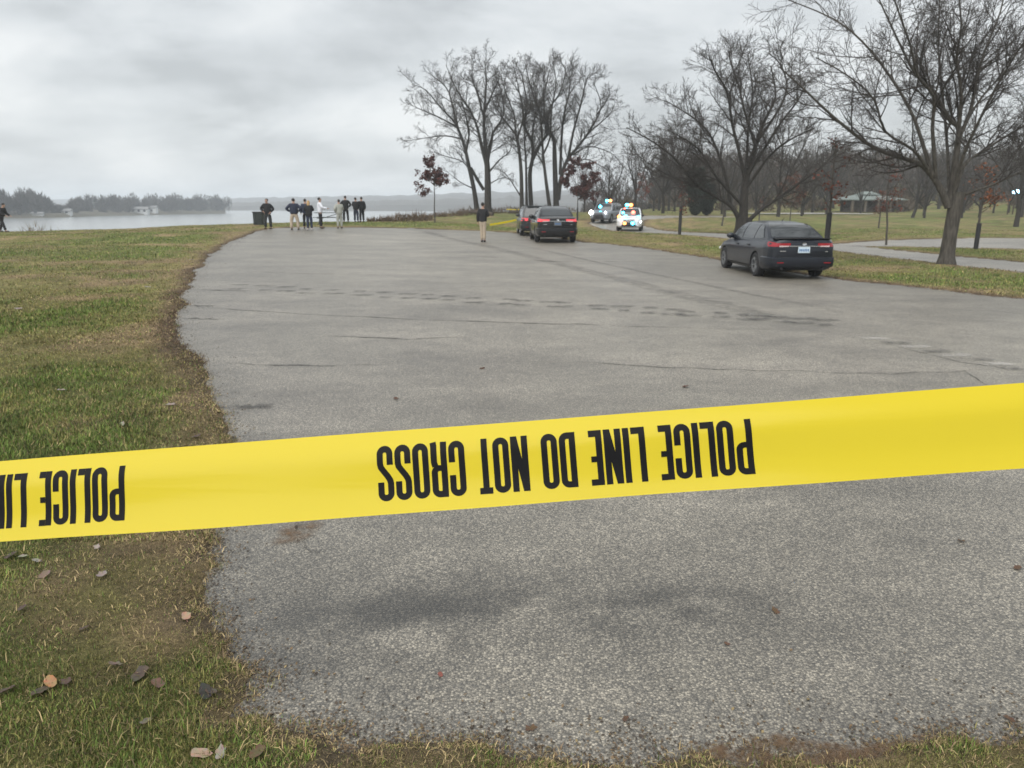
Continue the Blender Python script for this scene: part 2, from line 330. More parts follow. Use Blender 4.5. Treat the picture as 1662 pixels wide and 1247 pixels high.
def patches(x, y, s):
    """share of green and of brown in the turf"""
    d = np.hypot(x, y); g = fbm(x+50, y+20, 0.55, 4)*0.6 + fbm(x, y*0.6, 0.16, 3)*0.4
    g = sstep(0.42, 0.58, g)*sstep(0.10, 0.7+0.04*d, s)
    g = np.maximum(g, 0.75*sstep(0.56, 0.62, fbm(x+9, y, 1.4, 3))*sstep(0.0, 0.15, s)*(d < 9))
    b = sstep(0.48, 0.68, fbm(x-30, y+70, 0.8, 4)) + 0.8*(1-sstep(0.0, 0.38+0.02*d, s+0.8*(fbm(x+5, y-9, 1.9, 3)-0.5)))
    return g, np.clip(b, 0, 1)*(1-0.8*g)
def turf_col(x, y, s):
    g, b = patches(x, y, s); c = OLIVE*np.ones((len(x), 1))
    c = c*(1-g[:, None]) + (0.6*GREEN+0.4*OLIVE)*g[:, None]*1.05; c = c*(1-b[:, None]) + (0.62*BROWN+0.38*STRAW)*b[:, None]
    lit = (sstep(6, 9, np.hypot(x, y))*(1-sstep(0.1, 0.45, s+0.5*(fbm(x, y, 1.5, 3)-0.5)))*0.75)[:, None]; c = c*(1-lit) + np.array([0.085, 0.056, 0.036])*lit
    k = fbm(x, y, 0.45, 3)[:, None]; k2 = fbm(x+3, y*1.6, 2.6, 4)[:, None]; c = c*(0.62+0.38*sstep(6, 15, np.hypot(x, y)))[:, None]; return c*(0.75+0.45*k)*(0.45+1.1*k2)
def grid_sheet(name, rows, cols, zf, mat, colf=None, keep=None):
    """sheet whose cells get coarser with distance from the turn-in of the lot"""
    Y = np.repeat(rows[:, None], len(cols), 1); X = cols[None, :]*(Y+14.0); x = X.ravel(); y = Y.ravel(); nr, nc = Y.shape
    z, extra = zf(x, y); V = np.stack([x, y, z], 1); idx = np.arange(nr*nc).reshape(nr, nc)
    q = np.stack([idx[:-1, :-1], idx[:-1, 1:], idx[1:, 1:], idx[1:, :-1]], -1).reshape(-1, 4)
    if keep is not None:
        k = keep(x, y); q = q[k[q].any(1)]; used = np.unique(q); re = -np.ones(nr*nc, int); re[used] = np.arange(len(used)); q = re[q]; V = V[used]; extra = None if extra is None else extra[used]
    return bulk(name, V, 4, q.ravel(), mat, extra, True)
def rowset(y0, y1, a, b):
    r = [y0]
    while r[-1] < y1: r.append(r[-1] + a + b*max(r[-1]-2, 0))
    return np.array(r)
def zf_lawn(x, y):
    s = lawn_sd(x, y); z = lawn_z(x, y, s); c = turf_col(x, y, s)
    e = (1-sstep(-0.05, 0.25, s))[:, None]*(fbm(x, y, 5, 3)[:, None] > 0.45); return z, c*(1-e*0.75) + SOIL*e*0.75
rows = np.concatenate([np.arange(-8, 1.2, 0.5), rowset(1.3, 560, 0.055, 0.022)])
cols = np.concatenate([np.linspace(-1.5, -0.32, 120), np.linspace(-0.315, 0.30, 170), np.linspace(0.31, 1.5, 120)])
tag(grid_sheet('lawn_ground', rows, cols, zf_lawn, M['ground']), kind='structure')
def zf_lot(x, y):
    t = np.ones((len(x), 3)); blotch = lambda cx, cy, rx, ry, k: k*np.exp(-(((x-cx)/rx)**2+((y-cy)/ry)**2))
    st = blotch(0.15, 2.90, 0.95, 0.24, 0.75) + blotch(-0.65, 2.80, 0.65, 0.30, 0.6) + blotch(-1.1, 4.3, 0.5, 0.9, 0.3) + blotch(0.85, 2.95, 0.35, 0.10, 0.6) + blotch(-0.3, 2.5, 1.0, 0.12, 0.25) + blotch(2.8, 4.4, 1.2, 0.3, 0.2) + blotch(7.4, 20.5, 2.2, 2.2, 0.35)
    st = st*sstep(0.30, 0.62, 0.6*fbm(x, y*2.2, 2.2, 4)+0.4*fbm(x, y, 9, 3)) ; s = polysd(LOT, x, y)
    edge = (1-sstep(-0.45, 0.0, s))*0.0 + sstep(-0.5, 0.1, s)*0.35*fbm(x, y, 4, 3)
    grazing_sheen = 1+0.20*sstep(1.0, 7.0, -s)  # grazing sky sheen painted into the tint: lot lightens away from its border
    return base_z(x, y), t*(grazing_sheen*(1-np.clip(st*0.8+edge, 0, 0.72)))[:, None]*np.array([1.01, 1.0, 0.97])
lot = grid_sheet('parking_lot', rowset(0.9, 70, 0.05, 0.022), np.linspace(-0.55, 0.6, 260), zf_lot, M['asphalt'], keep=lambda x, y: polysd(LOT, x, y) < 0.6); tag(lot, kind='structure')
zflat = lambda x, y: (base_z(x, y), np.ones((len(x), 3)))
def sheet_for(name, poly, mat, pad=0.6):
    xs = [p[0] for p in poly]; ys = [p[1] for p in poly]; st = 0.5
    gx = np.arange(min(xs)-1, max(xs)+1, st); gy = np.arange(min(ys)-1, max(ys)+1, st); X, Y = np.meshgrid(gx, gy); x = X.ravel(); y = Y.ravel()
    V = np.stack([x, y, base_z(x, y)], 1); idx = np.arange(len(x)).reshape(X.shape); q = np.stack([idx[:-1, :-1], idx[:-1, 1:], idx[1:, 1:], idx[1:, :-1]], -1).reshape(-1, 4)
    k = polysd(poly, x, y) < pad; q = q[k[q].any(1)]; u = np.unique(q); re = -np.ones(len(x), int); re[u] = np.arange(len(u))
    return tag(bulk(name, V[u], 4, re[q].ravel(), mat, np.ones((len(u), 3)), True), kind='structure')
sheet_for('park_road', ROAD, M['road']); sheet_for('car_park', PARK, M['road'])
# river, far bank, hills
w = newmesh('river', [(-2400, -700, WATER_Z), (2400, -700, WATER_Z), (2400, 2500, WATER_Z), (-2400, 2500, WATER_Z)], [(0, 1, 2, 3)], M['water']); tag(w, kind='structure')
M['bank'] = plain('far_bank_earth', (0.09, 0.08, 0.05), 0.95, var=0.3, scale=0.05)
M['hill'] = plain('far_wooded_hill', (0.075, 0.066, 0.055), 0.95, var=0.35, scale=0.02)
bank_px = [(-500, 372, 210), (-250, 362, 260), (0, 355, 315), (90, 353, 340), (170, 350.5, 400), (240, 349, 440), (352, 347, 520), (366, 346.8, 530)]
bx = [(ray(p, y)[0]*d, d) for p, y, d in bank_px]
vs = []; fs = []
for i, (x, y) in enumerate(bx):
    for k, (o, z) in enumerate(((-2, -4.5), (3, -2.6), (14, -1.6), (60, -0.6), (160, 1.0))):
        vs.append((x - o*0.35, y + o*0.94, z + 0.3*math.sin(i*2.1+k)))
for i in range(len(bx)-1):
    for k in range(4): fs.append((i*5+k, (i+1)*5+k, (i+1)*5+k+1, i*5+k+1))
tag(newmesh('far_bank', vs, fs, M['bank']), kind='structure')
def ridge(name, pts, depth, n=260, rough=0.25, mat=M['hill']):
    vs = []; fs = []; T = np.linspace(0, 1, n); px = np.interp(T, np.linspace(0, 1, len(pts)), [p[0] for p in pts]); d = np.interp(T, np.linspace(0, 1, len(pts)), [p[2] for p in pts]); top = np.interp(T, np.linspace(0, 1, len(pts)), [p[1] for p in pts])
    for i in range(n):
        a, s = ray(px[i], top[i]); dd = d[i]+depth*0.5; zt = CAM_H - s*dd; zt *= 1 + rough*(fbm(np.array([i*0.35]), np.array([3.3]), 1.0, 4)[0]-0.5)
        a0, _ = ray(px[i], 345)
        vs += [(a0*d[i], d[i], -5.0), (a0*(d[i]+3), d[i]+3, zt*0.35), (a0*(d[i]+depth*0.25), d[i]+depth*0.25, zt*0.75), (a0*dd, dd, zt), (a0*(d[i]+depth), d[i]+depth, zt*0.6)]
    for i in range(n-1):
        for k in range(4): fs.append((i*5+k, (i+1)*5+k, (i+1)*5+k+1, i*5+k+1))
    return tag(newmesh(name, vs, fs, mat, smooth=False), kind='structure')
ridge('far_hills', [(-900, 322, 1500), (0, 324, 1500), (350, 323, 1350), (420, 321, 1250), (520, 319, 1150), (640, 317, 1050), (760, 313, 1000), (900, 310, 1000), (1100, 305, 1000)], 500)
ridge('near_hills', [(300, 331, 960), (400, 329, 940), (470, 327, 900), (560, 328, 860), (640, 325, 830), (760, 322, 800), (900, 318, 800), (1000, 316, 800)], 120, rough=0.5)
#@@PART2
# ------------------------------------------------------------------ near police tape
EX = Vector((1, 0, 0)); EF = Vector((0, CP, -math.sin(PITCH))); ED = Vector((0, -math.sin(PITCH), -CP)); CAMP = Vector((0, 0, CAM_H))
def campt(px, py, z): return CAMP + EX*((px-W0/2)/F*z) + ED*((py-H0/2)/F*z) + EF*z
TA = campt(0, 815, 0.716); TB = campt(1662, 692, 0.668); TL = (TB-TA).length; TD = (TB-TA).normalized(); TW = 0.0695
TN = TD.cross(Vector((0, 0, -1))).normalized()
if TN.y > 0: TN = -TN                                # towards the camera side
TWD = TN.cross(TD).normalized()
if TWD.z > 0: TWD = -TWD
def tape_pt(s, t, lift=0.0):
    """s metres along from the left frame edge, t 0 top .. 1 bottom"""
    wav = 0.004*math.sin(s*3.1+0.6) + 0.003*math.sin(s*7.7) + 0.0012*math.sin(s*23+t*3)
    b = -0.011*max(0, 0.33-t)**2/0.11 + 0.005*max(0, t-0.6)**2/0.16 + wav*(t-0.4) + 0.018*(t-0.5)
    return TA + TD*s + TWD*((t-0.5)*TW) + TN*(b + lift) + Vector((0, 0, -0.004*(1-((s-TL/2)/2.6)**2)+0.004))
def px_of(p):
    q = p - CAMP; return W0/2 + F*q.dot(EX)/q.dot(EF)
def s_at(px):
    lo, hi = -1.0, 2.0
    for _ in range(50):
        mid = (lo+hi)/2
        if px_of(TA + TD*mid) < px: lo = mid
        else: hi = mid
    return lo
S0, S1 = -1.9, TL+1.9; NS = 160; NT = 16; vs = []; fs = []
for i in range(NS+1):
    for k in range(NT+1): vs.append(tape_pt(S0+(S1-S0)*i/NS, k/NT))
for i in range(NS):
    for k in range(NT): a = i*(NT+1)+k; fs.append((a, a+1, a+NT+2, a+NT+1))
tape = newmesh('police_tape', vs, fs, M['tape']); tag(tape, 'wide yellow plastic police tape with upside-down black lettering stretched across the lot entrance', 'tape')
def rrect(x0, y0, x1, y1, r, corners='1111', n=5):
    """closed path, anticlockwise from bottom right corner; corners: br tr tl bl"""
    P = []
    for c, (cx, cy, a0, qx, qy) in zip(corners, ((x1-r, y0+r, -90, x1, y0), (x1-r, y1-r, 0, x1, y1), (x0+r, y1-r, 90, x0, y1), (x0+r, y0+r, 180, x0, y0))):
        if c == '1': P += [(cx+r*math.cos(math.radians(a0+90*k/n)), cy+r*math.sin(math.radians(a0+90*k/n))) for k in range(n+1)]
        else: P.append((qx, qy))
    return P
SW = 0.110; HS = SW/2
def glyph(ch):
    w = 0.285; a, b, l, r = HS, 1-HS, HS, w-HS; R = 0.084
    if ch == 'I': return [([(HS, 0), (HS, 1)], 0)], SW
    if ch == 'L': return [([(l, 0), (l, 1)], 0), ([(SW, a), (0.24, a)], 0)], 0.24
    if ch == 'T': return [([(0.115, 0), (0.115, 1-SW)], 0), ([(0, b), (0.23, b)], 0)], 0.23
    if ch == 'E': return [([(l, 0), (l, 1)], 0), ([(SW, a), (0.228, a)], 0), ([(SW, b), (0.228, b)], 0), ([(SW, 0.52), (0.205, 0.52)], 0)], 0.228
    if ch == 'O': return [(rrect(l, a, r, b, R), 1)], w
    if ch == 'D': return [(rrect(l, a, r, b, R, '1100'), 1)], w
    if ch == 'P': return [([(l, 0), (l, 1)], 0), ([(SW-0.01, b)] + rrect(l, 0.46, r, b, R)[6:12][::-1] + rrect(l, 0.46, r, b, R)[0:6][::-1] + [(SW-0.01, 0.46)], 0)], w
    if ch == 'R':
        lp = rrect(l, 0.47, r, b, R); return [([(l, 0), (l, 1)], 0), ([(SW-0.01, b)] + lp[6:12][::-1] + lp[0:6][::-1] + [(SW-0.01, 0.47)], 0), ([(r-0.02, 0.44), (r, 0.36), (r, 0.06), (r+0.012, 0)], 0)], w+0.008
    if ch == 'C': 
        p = rrect(l, a, r, b, R); return [([(r, 0.62)] + p[6:12] + p[12:18] + p[18:24] + p[0:6] + [(r, 0.38)], 0)], w
    if ch == 'S':
        p = rrect(l, a, r, b, R); return [([(r, 0.66)] + p[6:12] + p[12:18] + [(l, 0.68), (l+0.012, 0.62), (l+0.05, 0.55), (r-0.05, 0.44), (r-0.012, 0.38), (r, 0.32)] + p[0:6][::-1] + p[18:24][::-1] + [(l, 0.34)], 0)], w
    if ch == 'N': return [([(l, 0), (l, 1)], 0), ([(0.30-HS, 0), (0.30-HS, 1)], 0), ([(l+0.005, 0.985), (0.295-HS, 0.015)], 0)], 0.30
def stroke(path, closed, step=0.06):
    P = [Vector((x, y)) for x, y in path]
    if closed: P.append(P[0].copy())
    Q = [P[0]]
    for i in range(1, len(P)):
        k = max(1, int(math.ceil((P[i]-P[i-1]).length/step))); Q += [P[i-1].lerp(P[i], j/k) for j in range(1, k+1)]
    v = []; f = []; n = len(Q)
    for i in range(n):
        if closed: a, b = Q[(i-1) % (n-1)], Q[(i+1) % (n-1)]
        else: a, b = Q[max(i-1, 0)], Q[min(i+1, n-1)]
        d1 = (Q[i]-a).normalized() if (Q[i]-a).length > 1e-6 else (b-Q[i]).normalized(); d2 = (b-Q[i]).normalized() if (b-Q[i]).length > 1e-6 else d1
        t = (d1+d2).normalized(); nn = Vector((-t.y, t.x)); m = HS/max(0.5, nn.dot(Vector((-d1.y, d1.x))))
        v += [Q[i]+nn*m, Q[i], Q[i]-nn*m]
    for i in range(n-1): f += [(3*i, 3*i+1, 3*i+4, 3*i+3), (3*i+1, 3*i+2, 3*i+5, 3*i+4)]
    return v, f
GAP = 0.034; SPACE = 0.235
def text_width(txt):
    x = 0
    for c in txt: x += SPACE-GAP if c == ' ' else glyph(c)[1]+GAP
    return x-GAP
TXT = 'POLICE LINE DO NOT CROSS'; UW = text_width(TXT); LETH = 0.69
sR = s_at(1222); sLft = s_at(613); sR2 = s_at(203); K = (sR-sLft)/UW; PER = sR-sR2
for rep in range(-2, 3):
    x = 0.0
    for c in TXT:
        if c == ' ': x += SPACE-GAP; continue
        strokes, gw = glyph(c); mb = MB()
        for k, (path, cl) in enumerate(strokes):
            v, f = stroke(path, cl); vv = []
            for p in v: vv.append(tape_pt(sR + rep*PER - (x+p.x)*K, 0.155 + LETH*p.y, 0.0003 + 0.00006*k))
            mb.add(vv, f)
        if S0 < sR+rep*PER-x*K-0.02 and sR+rep*PER-x*K < S1: mb.build('letter', M['black'], tape)
        x += gw+GAP
# the two stakes that carry the tape, just outside the frame
M['stake'] = plain('weathered_wood', (0.30, 0.22, 0.13), 0.8, var=0.3, scale=30)
for s, lab in ((S0+0.05, 'wooden stake in the grass holding the lower end of police tape'), (S1-0.05, 'wooden stake at the asphalt edge holding the higher end of police tape')):
    p = tape_pt(s, 0.5) - TN*0.03; g = bz(p.x, p.y); mb = MB(); mb.box((p.x, p.y, g+0.85), (0.045, 0.045, 1.95)); mb.box((p.x, p.y, g+1.85), (0.045, 0.045, 0.05), taper=0.4)
    tag(mb.build('wooden_stake', M['stake'], smooth=False), lab, 'stake')
# ------------------------------------------------------------------ grass
def blades(name, N, d0, d1, powr, hmin, hmax, wid, five, amin=-1.05, amax=1.05, wgrow=0.0):
    u = RNG.random(N)
    if abs(powr+1) < 1e-6: d = d0*(d1/d0)**u
    else: d = (d0**(powr+1)+u*(d1**(powr+1)-d0**(powr+1)))**(1/(powr+1))
    a = RNG.uniform(amin, amax, N); x = a*d; y = d.copy(); s = lawn_sd(x, y); sh = polysd(SHORE, x, y)
    clump = fbm(x, y, 7.0, 2); ok = (s > -0.03-0.06*RNG.random(N)**3) & (sh < 2.0) & (RNG.random(N) < np.clip(0.1+1.7*clump*sstep(-0.4, 0.12, s), 0.1, 1)); x, y, s, d = x[ok], y[ok], s[ok], d[ok]; n = len(x)
    z = lawn_z(x, y, np.maximum(s, -0.02)); inl = s < 0; z = np.where(inl, np.maximum(z, base_z(x, y)), z) - 0.004
    g, b = patches(x, y, s); r = RNG.random(n); c = OLIVE*np.ones((n, 1))*1.15
    isg = r < 0.15+0.75*g; c[isg] = GREEN*1.25; r2 = RNG.random(n); isb = (r2 < 0.25+0.6*b) & ~(isg & (r2 > 0.12)); c[isb] = STRAW*0.95; r3 = RNG.random(n); c[isb & (r3 < 0.3)] = BROWN*1.2
    yl = RNG.random(n) < 0.07+0.35*sstep(0.5, 0.62, fbm(x+7, y+3, 2.2, 3)); c[yl & ~isb] = np.array([0.215, 0.20, 0.065]); lit = (RNG.random(n) < 0.7*sstep(6, 9, d)*(1-sstep(0.1, 0.45, s))); c[lit] = np.array([0.10, 0.066, 0.042]); c *= RNG.uniform(0.35, 1.75, (n, 1))*(0.5+1.0*fbm(x, y, 5.0, 3))[:, None]
    h = RNG.uniform(hmin, hmax, n)*(0.75+0.5*fbm(x, y, 3.0, 2))*(0.6+0.5*g); flat = isb & (RNG.random(n) < 0.6)
    lean = np.where(flat, RNG.uniform(1.15, 1.5, n), RNG.uniform(0.15, 1.05, n)); az = RNG.uniform(0, 6.283, n); L = h*np.where(flat, 1.5, 1.0)
    dx, dy = np.cos(az), np.sin(az); wx, wy = -dy, dx; ww = wid*(1+wgrow*d)*RNG.uniform(0.6, 1.4, n)
    B = np.stack([x, y, z], 1); sd2 = np.stack([wx, wy, 0*x], 1)*ww[:, None]/2
    mid = B + np.stack([dx*np.sin(lean*0.6)*L*0.55, dy*np.sin(lean*0.6)*L*0.55, np.cos(lean*0.6)*L*0.55], 1)
    tip = mid + np.stack([dx*np.sin(np.minimum(lean*1.35, 1.62))*L*0.5, dy*np.sin(np.minimum(lean*1.35, 1.62))*L*0.5, np.cos(np.minimum(lean*1.35, 1.62))*L*0.5], 1)
    if five:
        V = np.stack([B-sd2, B+sd2, mid-sd2*0.8, mid+sd2*0.8, tip], 1).reshape(-1, 3); i = np.arange(n)[:, None]*5
        T = np.concatenate([i+[0, 1, 3], i+[0, 3, 2], i+[2, 3, 4]], 1).ravel(); C = np.repeat(c, 5, 0)
    else:
        V = np.stack([B-sd2, B+sd2, tip], 1).reshape(-1, 3); i = np.arange(n)[:, None]*3; T = (i+[0, 1, 2]).ravel(); C = np.repeat(c, 3, 0)
    o = bulk(name, V, 3, T, M['blade'], C); return o
tag(blades('near_grass', 1150000, 1.25, 13, -0.9, 0.010, 0.026, 0.0032, False, -1.05, 1.0, 0.12), 'short mixed green and straw turf beside the asphalt', 'grass', kind='stuff')
tag(blades('straw_litter', 60000, 1.25, 9, -0.9, 0.03, 0.06, 0.0024, True, -1.05, 1.0, 0.12), 'dry bent straw lying over the turf', 'straw', kind='stuff')
tag(blades('verge_grass', 300000, 3.5, 15, -0.5, 0.022, 0.055, 0.0055, False, -1.0, 0.2, 0.08), 'tufted mixed grass on the verge further along the lot edge', 'grass', kind='stuff')
tag(blades('lawn_grass', 420000, 9, 62, -0.5, 0.03, 0.075, 0.010, False, -0.95, 0.95, 0.055), 'mown winter lawn with green and brown patches', 'grass', kind='stuff')
# crumbs of soil, leaf and straw scattered over the asphalt edge
def debris(N):
    d = 1.6*(40/1.6)**RNG.random(N); a = RNG.uniform(-0.75, 0.8, N); x = a*d; y = d; s = lawn_sd(x, y); sl = polysd(LOT, x, y)
    ok = (s < 0.02) & (sl < 0.3) & (RNG.random(N) < np.exp(s/(0.05+0.006*d))) ; x, y, d = x[ok], y[ok], d[ok]; n = len(x); az = RNG.uniform(0, 6.283, n); sz = RNG.uniform(0.004, 0.014, n)*(1+0.09*d); asp = RNG.uniform(0.25, 0.9, n)
    B = np.stack([x, y, base_z(x, y)+0.003], 1); u = np.stack([np.cos(az), np.sin(az), RNG.uniform(0, .5, n)], 1)*sz[:, None]; v = np.stack([-np.sin(az), np.cos(az), RNG.uniform(0, .4, n)], 1)*(sz*asp)[:, None]
    V = np.stack([B-u*.5, B+v*.5, B+u*.5, B-v*.5+[0, 0, .001]], 1).reshape(-1, 3); pick = RNG.random(n); c = np.where((pick < .5)[:, None], SOIL*1.3, np.where((pick < .93)[:, None], BROWN, STRAW*.7))*RNG.uniform(.6, 1.4, (n, 1))
    return bulk('edge_debris', V, 4, np.arange(4*n), M['blade'], np.repeat(c, 4, 0))
tag(debris(420000), 'crumbs of soil and leaf along the asphalt edge', 'debris', kind='stuff')
# ------------------------------------------------------------------ fallen leaves
def leaf_mesh(name, lobes, seed):
    r = random.Random(seed); n = 18; v = [(0, 0, 0.004)]; curl = r.uniform(0.25, 0.9)
    for k in range(n):
        t = 2*math.pi*k/n; rad = 0.5*(0.62+0.38*abs(math.cos(t)))*(1+0.17*lobes*math.cos(5*t)+r.uniform(-0.08, 0.08)); x = rad*math.cos(t); y = rad*math.sin(t)*0.8
        v.append((x, y, curl*(y*y*1.6+0.5*x*x)+r.uniform(-0.02, 0.04)))
    v += [(0.5, 0.0, 0.02), (0.85, 0.03, 0.06), (0.85, 0.07, 0.06)]
    f = [(0, k+1, (k+1) % n+1) for k in range(n)] + [(1, n+2, n+3)]
    me = bpy.data.meshes.new(name); me.from_pydata(v, [], f); me.polygons.foreach_set('use_smooth', [True]*len(f)); return me
LEAF_ME = {}
def leaf(px, py, size, col, ci, lab, grp, lob=None, tilt=0.25):
    lob = lob if lob is not None else random.choice((0, 0.6, 1)); key = (ci, lob, random.randrange(3))
    if key not in LEAF_ME:
        me = leaf_mesh('leaf_blade', lob, hash(key) % 9999); a = me.color_attributes.new('tint', 'FLOAT_COLOR', 'POINT')
        for i in range(len(me.vertices)): a.data[i].color = (*[c*random.uniform(0.8, 1.2) for c in col], 1)
        me.materials.append(M['leaf']); LEAF_ME[key] = me
    p = at(px, py); s = lawn_sd(np.array([p.x]), np.array([p.y]))[0]; zz = max(p.z, float(lawn_z(np.array([p.x]), np.array([p.y]))[0])) + (0.014 if s > 0.03 else 0.003)
    o = bpy.data.objects.new('fallen_leaf', LEAF_ME[key]); link(o); o.location = (p.x, p.y, zz); o.scale = (size*.85, size*.85, size*.85)
    o.rotation_euler = (random.uniform(-tilt, tilt), random.uniform(-tilt, tilt), random.uniform(0, 6.28)); return tag(o, lab, 'leaf', grp)
BR = [(0.13, 0.085, 0.055), (0.09, 0.065, 0.05), (0.17, 0.13, 0.10)]
GL = ('dry brown fallen leaf lying in the grass', 'brown leaves scattered in the grass'); AL = ('small dark brown leaf lying on bare asphalt', 'leaves scattered on the asphalt'); PL = ('pale greyish fallen leaf lying in the grass', 'pale leaves scattered in the grass')
for px, py, sz in [(70, 1150, 0.09), (110, 1125, 0.07), (230, 1120, 0.09), (258, 1128, 0.08), (345, 1150, 0.06), (12, 1140, 0.07), (20, 917, 0.08), (75, 952, 0.07), (320, 718, 0.08), (300, 735, 0.08), (420, 1243, 0.07), (240, 1190, 0.05), (140, 1040, 0.05), (40, 1010, 0.06), (190, 1105, 0.06)]:
    leaf(px, py, sz, random.choice(BR), random.randrange(3), *GL)
for px, py, sz in [(160, 905, 0.055), (168, 950, 0.07), (40, 918, 0.06), (62, 925, 0.06), (278, 666, 0.09), (200, 700, 0.07), (100, 640, 0.09), (30, 505, 0.14), (240, 470, 0.14), (70, 407, 0.2), (310, 424, 0.2), (360, 1240, 0.06)]:
    leaf(px, py, sz, (0.27, 0.235, 0.20), 7, *PL)
for px, py, sz in [(1258, 997, 0.05), (1650, 930, 0.06), (1015, 1175, 0.04), (862, 1190, 0.05), (1637, 1172, 0.045), (783, 600, 0.07), (1112, 630, 0.10), (643, 650, 0.08), (1560, 883, 0.05), (590, 770, 0.05), (1180, 1050, 0.03)]:
    leaf(px, py, sz, (0.10, 0.06, 0.04), 5, *AL)
leaf(88, 1133, 0.075, (0.34, 0.18, 0.085), 9, 'curled tan orange leaf resting on darker leaves in the grass', None, 0, 0.6)
leaf(305, 1023, 0.075, (0.36, 0.235, 0.165), 10, 'flat pinkish tan leaf at the muddy edge of the asphalt', None, 0, 0.1)
leaf(715, 1108, 0.035, (0.22, 0.08, 0.06), 11, 'tiny reddish leaf scrap on the asphalt beyond a dark stain', None, 0, 0.1)
leaf(328, 1241, 0.075, (0.34, 0.25, 0.18), 12, 'pale tan crumpled leaf on the mossy turf corner', None, 0.6, 0.4)
leaf(335, 1138, 0.08, (0.035, 0.032, 0.032), 13, 'nearly black wet leaf on the mossy turf corner', None, 0.6, 0.4)
# ------------------------------------------------------------------ marks on the lot (parts of it)
M['skid'] = decal('tyre_dark', (0.05, 0.05, 0.052), 0.33, 5.0); M['tread'] = decal('wet_tread', (0.05, 0.05, 0.05), 0.62, 6.0); M['crack'] = decal('crack_dark', (0.03, 0.03, 0.03), 0.7, 2.0); M['mud'] = decal('dry_mud', (0.14, 0.085, 0.045), 1.0, 14.0); M['pale'] = decal('pale_wear', (0.5, 0.48, 0.45), 0.7, 9.0)
def ribbon(name, pts, wid, mat, lift=0.005, edge=True, parent=lot):
    P = [Vector(p) for p in pts]; v = []; f = []; cols = []; n = len(P)
    for i in range(n):
        d = (P[min(i+1, n-1)]-P[max(i-1, 0)]); d.z = 0; d.normalize(); q = Vector((-d.y, d.x, 0)); w = wid[i] if hasattr(wid, '__len__') else wid
        e = min(1, 4*min(i, n-1-i)/max(1, n-1)) if edge else 1
        for k in range(5):
            p = P[i] + q*(w*(k/4-0.5)); v.append((p.x, p.y, bz(p.x, p.y)+lift)); cols.append((0, .8, 1, .8, 0)[k]*e)
    for i in range(n-1):
        for k in range(4): a = i*5+k; f.append((a, a+1, a+6, a+5))
    o = newmesh(name, v, f, mat, parent); a = o.data.color_attributes.new('tint', 'FLOAT_COLOR', 'POINT'); a.data.foreach_set('color', np.repeat(np.array(cols, np.float32), 4)); return o
def dense(P, k=6):
    Q = []
    for i in range(len(P)-1): Q += [P[i].lerp(P[i+1], j/k) for j in range(k)]
    return Q+[P[-1]]
trail = dense([at(*p) for p in ((690, 376), (725, 386), (790, 400), (860, 417), (940, 437), (1020, 457), (1100, 478), (1190, 499), (1262, 520))], 6)
ribbon('tyre_trail', trail, 0.75, M['skid'], 0.006, False); ribbon('tyre_trail', [p+Vector((1.5, 0.1, 0)) for p in trail[8:]], 0.3, M['skid'], 0.009)
for i in range(26):                                       # row of wet tread prints
    t = (i+random.uniform(-.35, .35))/25; px = 395+ (1350-395)*t; py = 464 + 48*t + 10*t*t
    for k in (0, 1):
        p = at(px+random.uniform(-3, 3), py+k*6.5+random.uniform(-1, 1)); L = 0.25+0.3*random.random()
        ribbon('tread_mark', [p+Vector((L*(j/4-0.5), 0, 0)) for j in range(5)], 0.34, M['tread'], 0.012)
for i in range(8):
    p = at(1420+i*33, 551+i*7); ribbon('tread_mark', [p+Vector((0.45*(j/4-0.5), 0, 0)) for j in range(5)], 0.24, M['tread'] if i % 2 else M['pale'], 0.012)
for pts, w_ in [([(300, 498), (380, 503), (520, 512), (700, 520), (900, 526), (1100, 533), (1300, 536)], 0.10), ([(820, 588), (960, 592), (1100, 598), (1260, 603), (1450, 607), (1662, 600)], 0.07), ([(310, 470), (350, 472), (410, 473)], 0.25), ([(290, 517), (330, 519), (370, 519)], 0.2), ([(305, 497), (330, 497.5), (352, 497)], 0.22),
                ([(1440, 560), (1560, 590), (1662, 604)], 0.05), ([(1560, 600), (1600, 625), (1640, 640)], 0.03), ([(486, 872), (500, 893), (520, 905)], 0.02), ([(700, 412), (900, 425), (1060, 425)], 0.2), ([(520, 545), (640, 552), (760, 549)], 0.10), ([(390, 440), (500, 445), (620, 446)], 0.12),
                ([(345, 662), (400, 664), (450, 661)], 0.2), ([(540, 1200), (600, 1190), (640, 1165)], 0.012), ([(350, 590), (520, 596), (640, 592)], 0.10)]:
    Q = dense([at(*p) for p in pts], 5); Q = [p+Vector((0, random.uniform(-0.5, 0.5)*min(w_*1.5, 0.1), 0)) for p in Q]; ribbon('crack', Q, [w_*random.uniform(0.5, 1.3) for _ in Q], M['crack'], 0.004)
mudp = at(482, 866); ribbon('mud_clump', [mudp+Vector((0.24*(j/6-0.5), 0.02*math.sin(j*2), 0)) for j in range(7)], [0.16, 0.3, 0.36, 0.26, 0.34, 0.28, 0.12], M['mud'], 0.006)
for sp in ((0.85, 2.06), (1.05, 2.10)):
    ribbon('soil_stain', [Vector((sp[0]+0.7*(j/8-0.5), sp[1]-0.06+0.03*math.sin(j), 0)) for j in range(9)], 0.10, M['mud'], 0.005)
